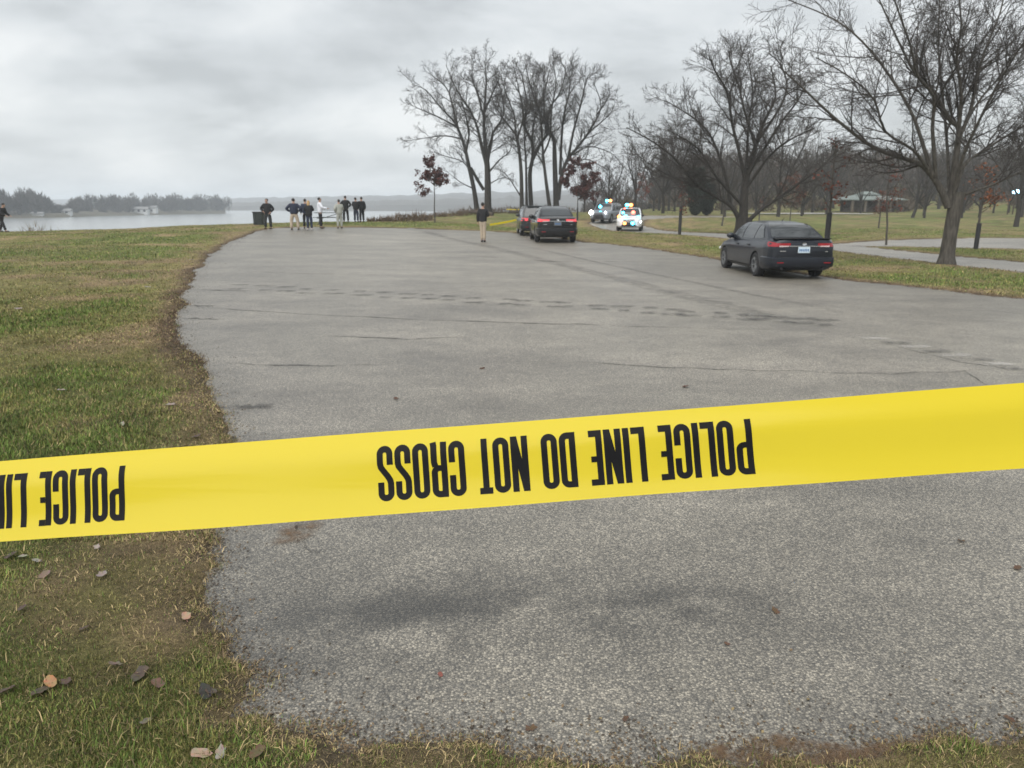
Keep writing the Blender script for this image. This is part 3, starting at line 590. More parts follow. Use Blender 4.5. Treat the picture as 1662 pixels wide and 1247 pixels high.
# ------------------------------------------------------------------ trees
class Wood:
    """collects tapered branch tubes; trunk (thick) and crown (thin) go to separate meshes"""
    def __init__(s, seed): s.r = random.Random(seed); s.T = [[], [], 0]; s.C = [[], [], 0]
    def tube(s, pts, rad, n, crown):
        B = s.C if crown else s.T; P = np.array([tuple(p) for p in pts]); m = len(P)
        if m < 2: return
        D = np.gradient(P, axis=0); D /= np.linalg.norm(D, axis=1)[:, None]+1e-9
        ref = np.array([0.83, 0.21, 0.51]) if abs(D[0][2]) > 0.7 else np.array([0.1, 0.2, 0.97])
        A = np.cross(D, ref); A /= np.linalg.norm(A, axis=1)[:, None]+1e-9; Bv = np.cross(D, A); th = np.arange(n)*2*math.pi/n
        R = np.asarray(rad)[:, None, None]; V = P[:, None, :] + R*(A[:, None, :]*np.cos(th)[None, :, None] + Bv[:, None, :]*np.sin(th)[None, :, None])
        i = np.arange(m-1)[:, None]*n; k = np.arange(n)[None, :]; k2 = (k+1) % n; q = np.stack([i+k, i+k2, i+n+k2, i+n+k], -1).reshape(-1, 4)
        B[0].append(V.reshape(-1, 3)); B[1].append(q+B[2]); B[2] += m*n
    def side(s, pts, rad, lv, cfg):
        """side branches along a finished branch"""
        r = s.r; m = len(pts)-1; c = cfg[lv]; L = sum((pts[i+1]-pts[i]).length for i in range(m)); cnt = max(1, int(c['n']*(0.8+0.4*r.random())*(L/c['ref'])**0.8))
        for j in range(cnt):
            t = c['t0'] + (1-c['t0'])*(j+r.random())/cnt; f = min(t, 0.999)*m; i = int(f); p = pts[i].lerp(pts[i+1], f-i); d = (pts[i+1]-pts[i]).normalized()
            ax = Vector((r.gauss(0, 1), r.gauss(0, 1), r.gauss(0, 1))).cross(d)
            if ax.length < 1e-4: continue
            nd = Matrix.Rotation(math.radians(r.uniform(*c['ang'])), 3, ax.normalized()) @ d
            rr = (rad[i]*(1-(f-i))+rad[i+1]*(f-i)); ln = c['len']*r.uniform(0.6, 1.25)*(1.15-0.65*t)*(min(L, c['ref']*1.4)/c['ref'])**0.7
            s.grow(p, nd, ln, min(rr*0.62, c['rmax']), lv, cfg)
    def grow(s, p, d, L, rad, lv, cfg):
        r = s.r; c = cfg[lv]; n = c['seg']; pts = [p.copy()]; d = d.normalized(); st = L/n
        for i in range(n):
            d = (d + Vector((r.gauss(0, 1), r.gauss(0, 1), r.gauss(0, 1)))*c['wob'] + Vector((0, 0, c['up']))).normalized(); pts.append(pts[-1]+d*st)
        rads = [max(c['rmin'], rad*(1-0.85*i/n)) for i in range(n+1)]; s.tube(pts, rads, c['sides'], lv > 0 or rad < 0.05)
        if lv+1 < len(cfg): s.side(pts, rads, lv+1, cfg)
        if c.get('leaf'): s.leafpts += pts[1:]
    leafpts = []
    def limb(s, pts, r0, r1, cfg, lv=0, sides=7, crown=False):
        """a hand-placed main limb, resampled smoothly, then given side branches"""
        Q = []; n = len(pts)
        for i in range(n-1):
            a, b, c, d = pts[max(i-1, 0)], pts[i], pts[i+1], pts[min(i+2, n-1)]
            for k in range(3):
                t = k/3; Q.append(0.5*((2*b)+(c-a)*t+(2*a-5*b+4*c-d)*t*t+(3*b-a-3*c+d)*t*t*t))
        Q.append(pts[-1]); m = len(Q)-1; rad = [r0+(r1-r0)*(i/m)**0.8 for i in range(m+1)]; s.tube(Q, rad, sides, crown)
        if lv < len(cfg): s.side(Q, rad, lv, cfg)
        return Q
    def meshes(s, name):
        out = []
        for B, nm in ((s.T, 'trunk'), (s.C, 'crown')):
            V = np.concatenate(B[0]); q = np.concatenate(B[1]).ravel(); out.append((V, q))
        return out
def make_tree(w, name, loc, mt, mc, label, cat='tree', group=None, rz=0.0, scale=1.0):
    root = empty(name, loc, rz); root.scale = (scale,)*3; tag(root, label, cat, group)
    for (V, q), nm, m in zip(w.meshes(name), ('trunk', 'crown'), (mt, mc)):
        o = bulk(nm, V, 4, q, m, smooth=True); o.parent = root
    return root
def copy_tree(o, parent=None):
    c = o.copy(); link(c); c.parent = parent
    for ch in o.children: copy_tree(ch, c)
    return c
def px_limb(base, d, pts, depth, r, jit=0.0):
    """pixel outline of a limb in the tree's own plane; depth swings it out of that plane"""
    out = []; n = len(pts)
    for i, (px, py) in enumerate(pts):
        a, s = ray(px, py); dd = d + depth*(i/(n-1))**1.2; out.append(Vector((a*dd, dd, CAM_H-s*dd)) - base)
    return out
def cfgset(k, up=0.06, n=(9, 7, 6), seg=(7, 5, 3), tw=0.0045, len0=2.6, ang=(25, 60)):
    return [dict(n=n[0], t0=0.25, ref=5*k, ang=ang, len=len0*k, rmax=0.040*k, rmin=tw*1.6, seg=seg[0], wob=0.12, up=up, sides=5),
            dict(n=n[1], t0=0.15, ref=2.4*k, ang=(25, 60), len=1.15*k, rmax=0.014*k, rmin=tw*1.15, seg=seg[1], wob=0.15, up=up*0.8, sides=4),
            dict(n=n[2], t0=0.12, ref=1.1*k, ang=(25, 65), len=0.55*k, rmax=0.008*k, rmin=tw, seg=seg[2], wob=0.2, up=up*0.5, sides=3)]
def Z5(P): return [(1040+0.3743*x, 0.3743*y) for x, y in P]
def Z3(P): return [(640+0.2527*x, 50+0.2527*y) for x, y in P]
# the big maple by the road
def maple():
    b = on(1545, 25.0); w = Wood(11); c = cfgset(1.0, 0.05, (14, 12, 11), tw=0.0048, len0=2.1); d = b.y
    base = [Vector((0, 0, -0.15)), Vector((0, 0, 0.02)), Vector((-0.01, 0, 0.3)), Vector((0.0, 0, 1.0)), Vector((0.03, 0, 1.7)), Vector((0.06, 0, 2.35))]
    w.tube(base, [0.37, 0.305, 0.235, 0.21, 0.215, 0.235], 14, False)
    L = [([(1335, 900), (1290, 800), (1225, 720), (1150, 690), (1010, 640), (850, 520), (700, 380), (600, 290)], 0.5, .17, .025),
         ([(1245, 735), (1180, 650), (1060, 570), (1010, 430), (900, 330), (760, 250)], -1.8, .09, .02), ([(1265, 760), (1215, 600), (1170, 480), (1080, 330), (960, 180), (830, 80), (640, 0)], 1.6, .12, .02),
         ([(1280, 770), (1265, 560), (1270, 420), (1200, 330), (1170, 200), (1100, 0), (1060, -150)], -2.6, .11, .02), ([(1345, 890), (1365, 700), (1380, 560), (1340, 520), (1270, 400), (1190, 320), (1080, 100), (1000, -80)], 0.6, .17, .02),
         ([(1378, 600), (1430, 480), (1460, 330), (1500, 200), (1560, 50), (1600, -150)], 2.2, .12, .02), ([(1372, 620), (1390, 420), (1370, 250), (1390, 100), (1360, -160)], -1.2, .11, .02),
         ([(1350, 880), (1400, 720), (1480, 660), (1570, 600), (1690, 530), (1850, 440)], 1.2, .13, .02), ([(1375, 860), (1440, 830), (1530, 800), (1662, 740), (1800, 690), (1950, 600)], -1.0, .09, .015),
         ([(1350, 880), (1390, 700), (1450, 560), (1540, 380), (1650, 200), (1750, 60)], -3.0, .11, .02), ([(1340, 860), (1330, 650), (1310, 420), (1290, 200), (1300, -60)], 4.2, .11, .02), ([(1385, 580), (1480, 420), (1600, 300), (1760, 180)], 3.4, .08, .02)]
    for P, dep, r0, r1 in L: w.limb(px_limb(b, d, Z5(P), dep, 0), r0*.74 if r0 > .14 else r0*.62, r1*.8, c)
    return make_tree(w, 'bare_tree', b, M['bark'], M['twig'], 'large bare maple with a thick grey trunk forking low, beside the park road')
maple()
def lindenlike():
    b = on(1207, 48.0); w = Wood(23); c = cfgset(1.2, 0.05, (16, 12, 11), tw=0.0078, len0=1.9); d = b.y
    w.tube([Vector((0, 0, -0.2)), Vector((0, 0, 0.0)), Vector((0, 0, 0.5)), Vector((0.02, 0, 1.15))], [0.72, 0.6, 0.5, 0.5], 12, False)
    L = [([(445, 965), (450, 830), (462, 730), (485, 650), (510, 560), (540, 470), (590, 350), (570, 200)], 0.5, .4, .03), ([(435, 965), (400, 890), (350, 850), (270, 800), (225, 755), (140, 640), (40, 560), (-60, 500)], -1, .22, .03),
         ([(390, 885), (375, 760), (330, 600), (280, 500), (200, 430), (110, 370)], 2.5, .16, .03), ([(455, 760), (430, 620), (400, 480), (380, 330), (330, 230), (300, 150)], -2.5, .17, .03), ([(455, 965), (520, 900), (600, 840), (690, 770), (790, 690), (860, 600)], 1, .2, .03),
         ([(465, 730), (540, 600), (610, 480), (680, 380), (720, 300)], -3, .15, .03), ([(500, 590), (450, 400), (430, 300), (390, 160), (400, 110)], 3, .12, .03), ([(510, 560), (600, 420), (640, 300), (610, 190), (560, 140)], 2, .12, .03), ([(300, 810), (180, 760), (70, 700), (-40, 610)], 2, .1, .02), ([(455, 800), (560, 640), (650, 560), (760, 500)], -4, .14, .03), ([(445, 880), (330, 740), (250, 600), (120, 510)], -4, .14, .03), ([(460, 700), (470, 500), (490, 330), (470, 150)], 4, .14, .03)]
    for P, dep, r0, r1 in L: w.limb(px_limb(b, d, Z5(P), dep, 0), r0*.8, r1, c)
    return make_tree(w, 'bare_tree', b, M['bark_dark'], M['twig'], 'broad bare tree with low spreading dark limbs behind the charcoal sedan')
lindenlike().scale = (1, 1, .90)
def cluster():
    D = 85.0; c = cfgset(1.6, 0.05, (13, 12, 11), tw=0.0105, len0=1.75, ang=(20, 60))
    specs = [('tall bare tree forking into two pale stems near the river', (600, 1170), .75, 0, [([(600, 1175), (598, 900), (590, 760), (580, 640), (575, 480), (590, 250), (580, 90)], 0, .62, .05), ([(598, 800), (625, 650), (640, 590), (700, 480), (690, 330), (650, 180)], 3, .3, .04), ([(592, 830), (560, 700), (530, 560), (480, 430), (400, 300), (330, 120)], -3, .35, .04), ([(610, 880), (680, 790), (740, 740), (760, 650)], -3, .16, .03), ([(580, 520), (540, 350), (500, 210), (510, 90)], 4, .2, .04), ([(585, 430), (640, 300), (680, 200)], -4, .18, .03), ([(620, 960), (700, 920), (780, 950)], 2, .1, .03)]),
             ('tall bare tree leaning left at the outer edge of the riverside cluster', (530, 1160), .5, 3, [([(532, 1165), (510, 1000), (480, 850), (450, 700), (410, 580), (380, 520), (300, 430), (200, 300), (110, 260)], 0, .45, .04), ([(412, 590), (370, 400), (330, 280), (220, 180)], 3, .22, .04), ([(435, 650), (330, 625), (200, 640), (80, 662)], -2, .16, .03), ([(575, 1010), (530, 930), (490, 850)], 0, .3, .25), ([(500, 900), (440, 810), (330, 770), (260, 740)], 3, .15, .03), ([(460, 740), (480, 600), (450, 450), (420, 330)], -4, .2, .04), ([(400, 560), (260, 480), (150, 430), (90, 400)], -3, .15, .03), ([(510, 1000), (420, 950), (330, 870)], -2, .12, .03)]),
             ('slender straight bare trunk second in the riverside cluster beside the forked tree', (818, 1150), .42, -2, [([(818, 1160), (815, 900), (800, 720), (780, 600), (770, 480), (720, 330), (680, 180)], 0, .36, .04), ([(785, 620), (700, 500), (640, 400), (620, 300)], 3, .18, .04), ([(790, 640), (830, 480), (800, 300), (770, 150)], -3, .18, .04), ([(810, 1050), (720, 900), (660, 860)], 2, .12, .03)]),
             ('bare tree with crossing ascending stems in the middle of the riverside cluster', (880, 1145), .55, 2, [([(880, 1155), (870, 900), (890, 770), (880, 650), (830, 550), (850, 400), (820, 200), (790, 130)], 0, .42, .04), ([(888, 790), (940, 680), (985, 590), (920, 420), (870, 250), (840, 110)], -2, .34, .04), ([(975, 600), (1000, 430), (1060, 330), (1100, 180), (1080, 110)], 2, .24, .04), ([(885, 700), (900, 500), (960, 330), (950, 130)], 4, .2, .04), ([(850, 1145), (845, 800), (835, 640), (850, 460)], 2.5, .25, .06)]),
             ('narrow bare trunk leaning left beside the reddish oak', (1000, 1140), .4, -1, [([(1000, 1150), (975, 950), (955, 750), (940, 500), (900, 300), (890, 170)], 0, .34, .04), ([(955, 760), (1000, 640), (1010, 450), (1040, 250), (1020, 110)], -3, .18, .04)]),
             ('widest bare tree of the riverside cluster with a broad fan of limbs', (1045, 1145), .75, 1, [([(1040, 1155), (1030, 800), (1025, 650), (990, 560), (960, 380), (1000, 150)], 0, .5, .04), ([(1050, 1080), (1070, 930), (1110, 800), (1190, 690), (1260, 580), (1330, 420), (1280, 240)], 0, .42, .04), ([(1065, 900), (1075, 650), (1090, 480), (1130, 280), (1120, 150)], 3, .28, .04), ([(1115, 800), (1150, 600), (1200, 400), (1230, 250), (1250, 190)], -3, .25, .04), ([(1150, 760), (1250, 700), (1380, 740), (1450, 800)], 2, .15, .03), ([(1110, 870), (1220, 790), (1330, 840), (1400, 880)], -2, .15, .03), ([(1250, 600), (1340, 520), (1400, 450), (1420, 380)], 3, .14, .03), ([(1300, 480), (1380, 350), (1380, 280)], -3, .12, .03)])]
    for k, (lab, bp, r, dz, L) in enumerate(specs):
        px, py = Z3([bp])[0]; b = on(px, D+dz*1.3); w = Wood(40+k); w.tube([Vector((0, 0, -0.3)), Vector((0, 0, 0.0)), Vector((0, 0, 0.7))], [r*1.0, r*0.78, r*0.62], 10, False)
        for P, dep, r0, r1 in L:
            Q = px_limb(b, b.y, Z3(P), dep, 0); w.limb(Q, r0*0.72, r1*0.7, c)
        make_tree(w, 'bare_tree', b, M['bark_dark'], M['twig'], lab, group='tall bare trees by the river').scale = (1, 1, .91)
cluster()
# templates for the woods
def wood_tree(seed, h, spread, mt=None, mc=None, name='bare_tree', tw=0.02, forks=6, dens=1.0):
    r = random.Random(seed); w = Wood(seed); k = h/9.0; c = cfgset(k, 0.05, (int(8*dens), int(6*dens), int(5*dens)), (5, 4, 3), tw=tw, len0=2.0)
    th = h*r.uniform(0.18, 0.3); w.tube([Vector((0, 0, -0.5)), Vector((0, 0, 0)), Vector((r.uniform(-.1, .1), 0, th*0.5)), Vector((r.uniform(-.2, .2), 0, th*1.05))], [h*0.03, h*0.022, h*0.018, h*0.017], 8, False)
    for i in range(forks):
        a = 6.283*i/forks+r.uniform(-.4, .4); tilt = spread*r.uniform(0.5, 1.2) if i else 0.08; L = h*r.uniform(0.62, 0.8); P = [Vector((0, 0, th*0.9))]; dr = Vector((math.sin(tilt)*math.cos(a), math.sin(tilt)*math.sin(a), math.cos(tilt)))
        for s in range(5): dr = (dr+Vector((r.gauss(0, .1), r.gauss(0, .1), 0.10))).normalized(); P.append(P[-1]+dr*L/5)
        w.limb(P, h*0.012, h*0.002, c, sides=5)
    return w
TPL = []
for i, (h, sp, dens) in enumerate(((11, 0.75, 1.0), (13, 0.6, 1.0), (9.5, 0.9, 1.1), (15, 0.5, 0.9))):
    w = wood_tree(100+i, h, sp, tw=0.018, dens=dens); TPL.append(make_tree(w, 'bare_tree', (0, 0, 0), M['bark_dark'], M['twig_far'], 'bare grey-brown tree standing in the wood beyond the lawn', group='bare trees of the wood beyond the lawn'))
spots = []
rr = random.Random(5)
for i in range(100):
    if i < 78: d = rr.uniform(95, 190); px = rr.uniform(950, 1760)
    else: d = rr.uniform(190, 300); px = rr.uniform(930, 1800)
    if d < 125 and (1000 < px < 1110 or 1320 < px < 1480): d += 45
    spots.append((px, d))
spots += [(1000, 88), (1030, 96), (1075, 100), (1175, 88), (1262, 92), (1300, 100), (1498, 105), (1650, 72), (1720, 60), (1395, 118), (1340, 112), (1130, 98), (965, 100), (948, 112), (985, 125), (1015, 140), (1060, 128), (1560, 95), (1610, 110)]
first = [True]*4
for i, (px, d) in enumerate(spots):
    k = rr.randrange(4); o = TPL[k] if first[k] else copy_tree(TPL[k]); first[k] = False
    p = on(px, d); o.location = (p.x, p.y, p.z-0.05); o.rotation_euler = (0, 0, rr.uniform(0, 6.28)); s = rr.uniform(0.7, 1.1)
    kn = ('broad-crowned bare tree', 'rounded bare tree of middle height', 'low wide bare tree', 'tall narrow bare tree')[k]
    wh = 'high on the wooded hillside' if d > 190 else 'in the wood behind the police vehicles' if px < 1060 else 'in the wood behind the two dark evergreens' if px < 1200 else 'in the wood between evergreens and pavilion' if px < 1340 else 'in the wood around the pavilion' if px < 1480 else 'in the wood behind the large maple'
    if d < 120: wh = wh.replace('in the wood', 'on the lawn edge')
    tag(o, kn+' standing '+wh, 'tree', kn+'s '+wh)
    s *= (0.8 if d < 120 else 1.0)*(0.72 if px < 1010 else 1); o.scale = (s, s, s*rr.uniform(0.9, 1.1))
tl = wood_tree(131, 9.5, 0.5, tw=0.012); o = make_tree(tl, 'bare_tree', on(1480, 96), M['bark_dark'], M['twig_far'], 'bare tree with a thick trunk leaning right on the lawn beside the pavilion'); o.rotation_euler = (0, 0.22, 0)
# young oaks with rusty leaves, some with dark trunk guards
M['guard'] = plain('black_trunk_guard', (0.018, 0.018, 0.02), 0.6)
def sapling(px, d, h, leafy, label, seed, guard=0.0, lean=0.0, spread=0.9, crown0=0.38, col=(0.13, 0.045, 0.03), leafscale=0.14, rad=0.05):
    r = random.Random(seed); p = on(px, d); root = empty('young_oak', p); tag(root, label, 'tree', 'young oaks planted on the lawns'); w = Wood(seed); w.leafpts = []
    top = Vector((lean*h, 0, h)); T = [Vector((0, 0, -0.1))] + [Vector((lean*h*t+r.uniform(-.02, .02)*h*t, r.uniform(-.02, .02)*h*t, h*t)) for t in (0.1, 0.25, 0.45, 0.65, 0.85, 1.0)]; w.tube(T, [rad*1.2, rad, rad*.95, rad*.8, rad*.6, rad*.35, rad*.12], 7, False)
    k = h/5; cf = [dict(n=5, t0=0.2, ref=2*k, ang=(30, 70), len=0.75*k, rmax=0.014, rmin=0.006, seg=4, wob=0.15, up=0.05, sides=3, leaf=True), dict(n=4, t0=0.2, ref=0.8*k, ang=(30, 70), len=0.38*k, rmax=0.008, rmin=0.005, seg=3, wob=0.2, up=0.02, sides=3, leaf=True)]
    for i in range(16):
        t = crown0+(0.97-crown0)*(i+r.random())/16; a = r.uniform(0, 6.283); ln = spread*h*0.30*(1.25-t)*1.5*r.uniform(0.6, 1.2); q = Vector((lean*h*t, 0, h*t)); P = [q]; dr = Vector((math.cos(a), math.sin(a), r.uniform(0.1, 0.7))).normalized()
        for s in range(4): dr = (dr+Vector((r.gauss(0, .12), r.gauss(0, .12), 0.06))).normalized(); P.append(P[-1]+dr*ln/4)
        w.limb(P, rad*0.35, 0.008, cf, sides=4, crown=True)
    (Vt, qt), (Vc, qc) = w.meshes('x'); o = bulk('trunk', Vt, 4, qt, M['bark'], smooth=True); o.parent = root; o = bulk('crown', Vc, 4, qc, M['twig'], smooth=True); o.parent = root
    if leafy > 0:
        pts = [q for q in w.leafpts if r.random() < leafy]; V = []; C = []
        cl = [vnoise(np.array([q.x*1.6+q.z]), np.array([q.y*1.6+q.z*1.3]))[0] for q in pts]
        for q, cc in zip(pts, cl):
            if cc < 0.22: continue
            for _ in range(6):
                a = Vector((r.gauss(0, 1), r.gauss(0, 1), r.gauss(0, .7))).normalized(); b = a.cross(Vector((r.gauss(0, 1), r.gauss(0, 1), r.gauss(0, 1)))).normalized(); s = leafscale*r.uniform(0.6, 1.2)*0.5; e = q+Vector((r.gauss(0, .10), r.gauss(0, .10), r.gauss(-.04, .10)))
                V += [e-a*s, e+b*s*0.6, e+a*s, e-b*s*0.6]; f = r.uniform(0.5, 1.5); C += [[c*f for c in col]]*4
        if V: o = bulk('foliage', np.array([tuple(v) for v in V]), 4, np.arange(len(V)), M['redleaf'], np.array(C)); o.parent = root
    if guard > 0: MB().tube([(lean*h*0.0, 0, -0.05), (lean*guard*0.5, 0, guard*0.5), (lean*guard, 0, guard)], rad*1.7, 10).build('trunk_guard', M['guard'], root)
    return root
sapling(706, 60, 4.75, 0.9, 'young oak with dark red leaves on a thin stem beyond the lot by the river', 201, spread=1.0, crown0=0.46, leafscale=0.22, col=(0.085, 0.034, 0.030))
sapling(937, 72, 5.6, 1.0, 'young oak with reddish brown leaves behind the parked black sedan', 202, guard=1.2, spread=1.25, crown0=0.30, leafscale=0.26, col=(0.075, 0.030, 0.026))
sapling(1040, 82, 4.5, 0.5, 'young oak with sparse red leaves behind the white police car', 203, spread=0.8)
sapling(1104, 45, 3.2, 0.12, 'thin young tree with a dark trunk guard at the road edge behind the sedan', 204, guard=1.65, spread=0.5, rad=0.055)
sapling(1282, 74, 4.6, 0.5, 'young oak with orange brown leaves on the lawn behind the sedan', 205, crown0=0.33, spread=1.1, col=(0.13, 0.055, 0.038), leafscale=0.17)
sapling(1345, 29.5, 4.4, 0.1, 'slim young tree with a tall black guard right behind the charcoal sedan', 206, guard=1.6, rad=0.06, spread=0.7)
sapling(1443, 38, 4.2, 0.12, 'slim young tree leaning left on the grass between road and car park', 207, lean=-0.09, rad=0.05, spread=0.6)
sapling(1590, 35, 3.9, 0.14, 'young oak with sparse orange leaves and a dark guard beside the car park', 208, guard=1.2, rad=0.06, spread=0.9, crown0=0.42, col=(0.2, 0.075, 0.035))
sapling(1427, 62, 3.0, 0.25, 'small young tree with a few rusty leaves on the lawn before the pavilion', 209, rad=0.06, spread=0.7)
sapling(1172, 66, 2.9, 0.0, 'short leafless sapling leaning right on the lawn across the road', 210, lean=0.1, rad=0.07, spread=0.5)
sapling(1232, 70, 3.2, 0.05, 'short leafless sapling standing straight on the lawn across the road', 211, rad=0.06, spread=0.5)
# dark evergreen at the edge of the wood
def evergreen(px, d, h, wdt, label, seed):
    p = on(px, d); root = empty('evergreen_tree', p); tag(root, label, 'tree'); MB().tube([(0, 0, -0.2), (0, 0, h*0.5), (0, 0, h*0.95)], [0.22, 0.15, 0.03], 8).build('trunk', M['bark_dark'], root); g = np.random.default_rng(seed); n = 9000
    t = g.random(n)**0.8; a = g.uniform(0, 6.283, n); rad = wdt*(0.35+0.65*np.sin(np.pi*np.clip(1-t*0.9, 0, 1))**0.6)*(0.75+0.5*vnoise(a*2.2+seed, t*9))*np.sqrt(g.uniform(0.25, 1, n)); C = np.stack([rad*np.cos(a), rad*np.sin(a), 0.15+t*(h-0.15)], 1)
    A = g.normal(size=(n, 3)); A /= np.linalg.norm(A, axis=1)[:, None]; B = np.cross(A, g.normal(size=(n, 3))); B /= np.linalg.norm(B, axis=1)[:, None]; s = g.uniform(0.08, 0.2, (n, 1)); V = np.stack([C-A*s, C+B*s*0.45, C+A*s], 1).reshape(-1, 3)
    o = bulk('crown', V, 3, np.arange(3*n), M['redleaf'], np.repeat(np.array([0.022, 0.030, 0.018])*g.uniform(0.5, 1.4, (n, 1)), 3, 0)); o.parent = root
evergreen(1128, 92, 5.6, 1.15, 'tall dark evergreen left of the broad bare tree', 3); evergreen(1146, 95, 4.4, 1.0, 'shorter dark evergreen close beside the tall one', 4)
# far woods, brush and reeds (masses)
def twig_mass(name, blobs, per, size, col, label, cat='woodland', var=0.3):
    V = []; C = []; g = np.random.default_rng(len(blobs))
    for (x, y, z, rx, rz, cm) in blobs:
        n = per; u = g.normal(size=(n, 3)); u /= np.linalg.norm(u, axis=1)[:, None]; u *= (g.random((n, 1))**0.45); c = np.array([x, y, z+rz]) + u*np.array([rx, rx*0.8, rz])
        c[:, 2] = np.maximum(c[:, 2], z); dr = g.normal(size=(n, 3))*0.6 + np.array([0, 0, 1.0]) + u*0.8; dr /= np.linalg.norm(dr, axis=1)[:, None]; sd = np.cross(dr, g.normal(size=(n, 3))); sd /= np.linalg.norm(sd, axis=1)[:, None]
        L = size*g.uniform(0.5, 1.5, (n, 1)); fat = 0.04 if 'reeds' in name else 0.07 if 'brush' in name else 0.12; V.append(np.stack([c-sd*L*fat, c+sd*L*fat, c+dr*L], 1).reshape(-1, 3)); C.append(np.repeat(np.array(col)*cm*g.uniform(1-var, 1+var, (n, 1)), 3, 0))
    V = np.concatenate(V); o = bulk(name, V, 3, np.arange(len(V)), M['redleaf'], np.concatenate(C)); return tag(o, label, cat, kind='stuff')
bl = []; r = random.Random(9)
for i in range(240):
    t = r.random(); px = -420+790*t; k = np.interp(px, [p[0] for p in bank_px], [p[2] for p in bank_px]); off = r.uniform(6, 60); d = k+off; a, _ = ray(px, 350)
    hh = 1.0
    if px < 88: H = np.interp(px, [-420, -60, 10, 50, 88], [12, 12, 13, 13.5, 9])
    elif px < 112: H = 4.5
    elif px < 215: H = np.interp(px, [112, 150, 215], [8, 11.5, 12])
    else: H = np.interp(px, [215, 260, 352], [12.5, 13.2, 13])
    H *= r.uniform(0.52, 0.92); bl.append((a*d-0.35*off*0, d, -2.2, H*r.uniform(0.2, 0.42), H/2, r.uniform(0.8, 1.25)))
twig_mass('far_woodland', bl, 420, 1.5, (0.052, 0.045, 0.038), 'grey leafless wood along the far river bank')
bl = []
for i in range(230):
    px = r.uniform(945, 1800); d = r.uniform(165, 330); p = on(px, d); H = r.uniform(9, 13)*(0.7 if px < 1060 else 1); bl.append((p.x, p.y, p.z-0.5, H*0.4, H/2, r.uniform(0.8, 1.25)))
twig_mass('hill_woodland', bl, 420, 1.2, (0.070, 0.053, 0.041), 'grey brown leafless wood covering the hillside')
bl = []
for i in range(60):
    px = r.uniform(940, 1720); d = r.uniform(120, 175); p = on(px, d); bl.append((p.x, p.y, p.z-0.2, r.uniform(1.5, 4), r.uniform(0.6, 1.5), r.uniform(0.7, 1.3)))
twig_mass('undergrowth', bl, 300, 0.8, (0.085, 0.065, 0.045), 'low brown undergrowth at the foot of the wood', 'undergrowth')
bl = []
for px, py, d, rx, rz in [(605, 357, 62, .5, .2), (622, 356, 62.5, .8, .3), (640, 355, 63, 1.0, .45), (660, 353, 64, 1.0, .55), (678, 350, 66, 1.0, .6), (690, 350, 68, .8, .45), (715, 350, 76, 1.2, .4), (740, 349, 79, 1.3, .45), (760, 348, 82, 1.3, .6), (800, 347, 86, 1.6, .5), (830, 347, 87, 1.6, .6), (865, 347, 88, 1.6, .7), (915, 347, 90, 1.6, .5)]:
    p = on(px, d); bl.append((p.x, p.y, p.z-0.2, rx, rz*0.72, 1))
twig_mass('riverside_brush', bl, 330, 0.38, (0.12, 0.085, 0.055), 'tangled brown brush along the river edge', 'brush')
bl = []
for i in range(46):
    px = r.uniform(30, 165); d = np.interp(px, [0, 250], [47.2, 57]); p = on(px, d); bl.append((p.x+r.uniform(-.2, .2), p.y+r.uniform(0, 1), p.z-0.1, .12, r.uniform(.15, .38), 1))
twig_mass('shore_reeds', bl, 7, 0.42, (0.16, 0.125, 0.08), 'sparse dry reeds on the shore in front of the water', 'reeds')
M['log'] = plain('dead_wood', (0.07, 0.055, 0.042), 0.95, var=0.4, scale=4)
for k, (px0, px1, d, z, lab) in enumerate([(742, 800, 80, 0.35, 'long fallen dark log lying at the foot of the forked tree'), (825, 862, 83, 0.2, 'short fallen log lying between the riverside trunks')]):
    a, b = on(px0, d), on(px1, d-1); m = MB(); m.tube([(a.x, a.y, a.z+z), ((a.x+b.x)/2, a.y, (a.z+b.z)/2+z*0.8+0.1), (b.x, b.y, b.z+0.15)], [0.12, 0.2, 0.24], 8); m.tube([((a.x+b.x)/2, a.y, a.z+z), ((a.x+b.x)/2-0.6, a.y-0.2, a.z+z+0.6)], [0.09, 0.03], 6); tag(m.build('fallen_log', M['log']), lab, 'log')
# ------------------------------------------------------------------ vehicles
M['tyre'] = plain('tyre_rubber', (0.018, 0.018, 0.019), 0.8); M['rim'] = plain('alloy', (0.30, 0.31, 0.32), 0.3, metal=0.9); M['steel'] = plain('dark_steel_rim', (0.05, 0.05, 0.055), 0.4, metal=0.7)
M['glass'] = plain('dark_glass', (0.03, 0.035, 0.038), 0.03, var=0.05, spec=0.9); M['chrome'] = plain('chrome', (0.62, 0.63, 0.65), 0.15, metal=1.0); M['trim'] = plain('black_plastic', (0.02, 0.02, 0.021), 0.55)
M['plate'] = plain('plate', (0.55, 0.66, 0.74), 0.4, var=0.2, scale=25); M['plate_dim'] = plain('dull_plate', (0.12, 0.13, 0.14), 0.5, var=0.2, scale=25); M['plate_blue'] = plain('plate_print', (0.07, 0.16, 0.33), 0.4); M['lamp_white'] = glow('headlamp_lit', (1.0, 0.97, 0.9), 9.0); M['lamp_clear'] = plain('lamp_lens', (0.7, 0.72, 0.75), 0.1)
M['red'] = plain('red_lens', (0.30, 0.010, 0.018), 0.12, coat=0.6); M['redlit'] = glow('red_lens_lit', (1.0, 0.10, 0.12), 0.10); M['smoke'] = plain('clear_lens', (0.62, 0.5, 0.5), 0.12)
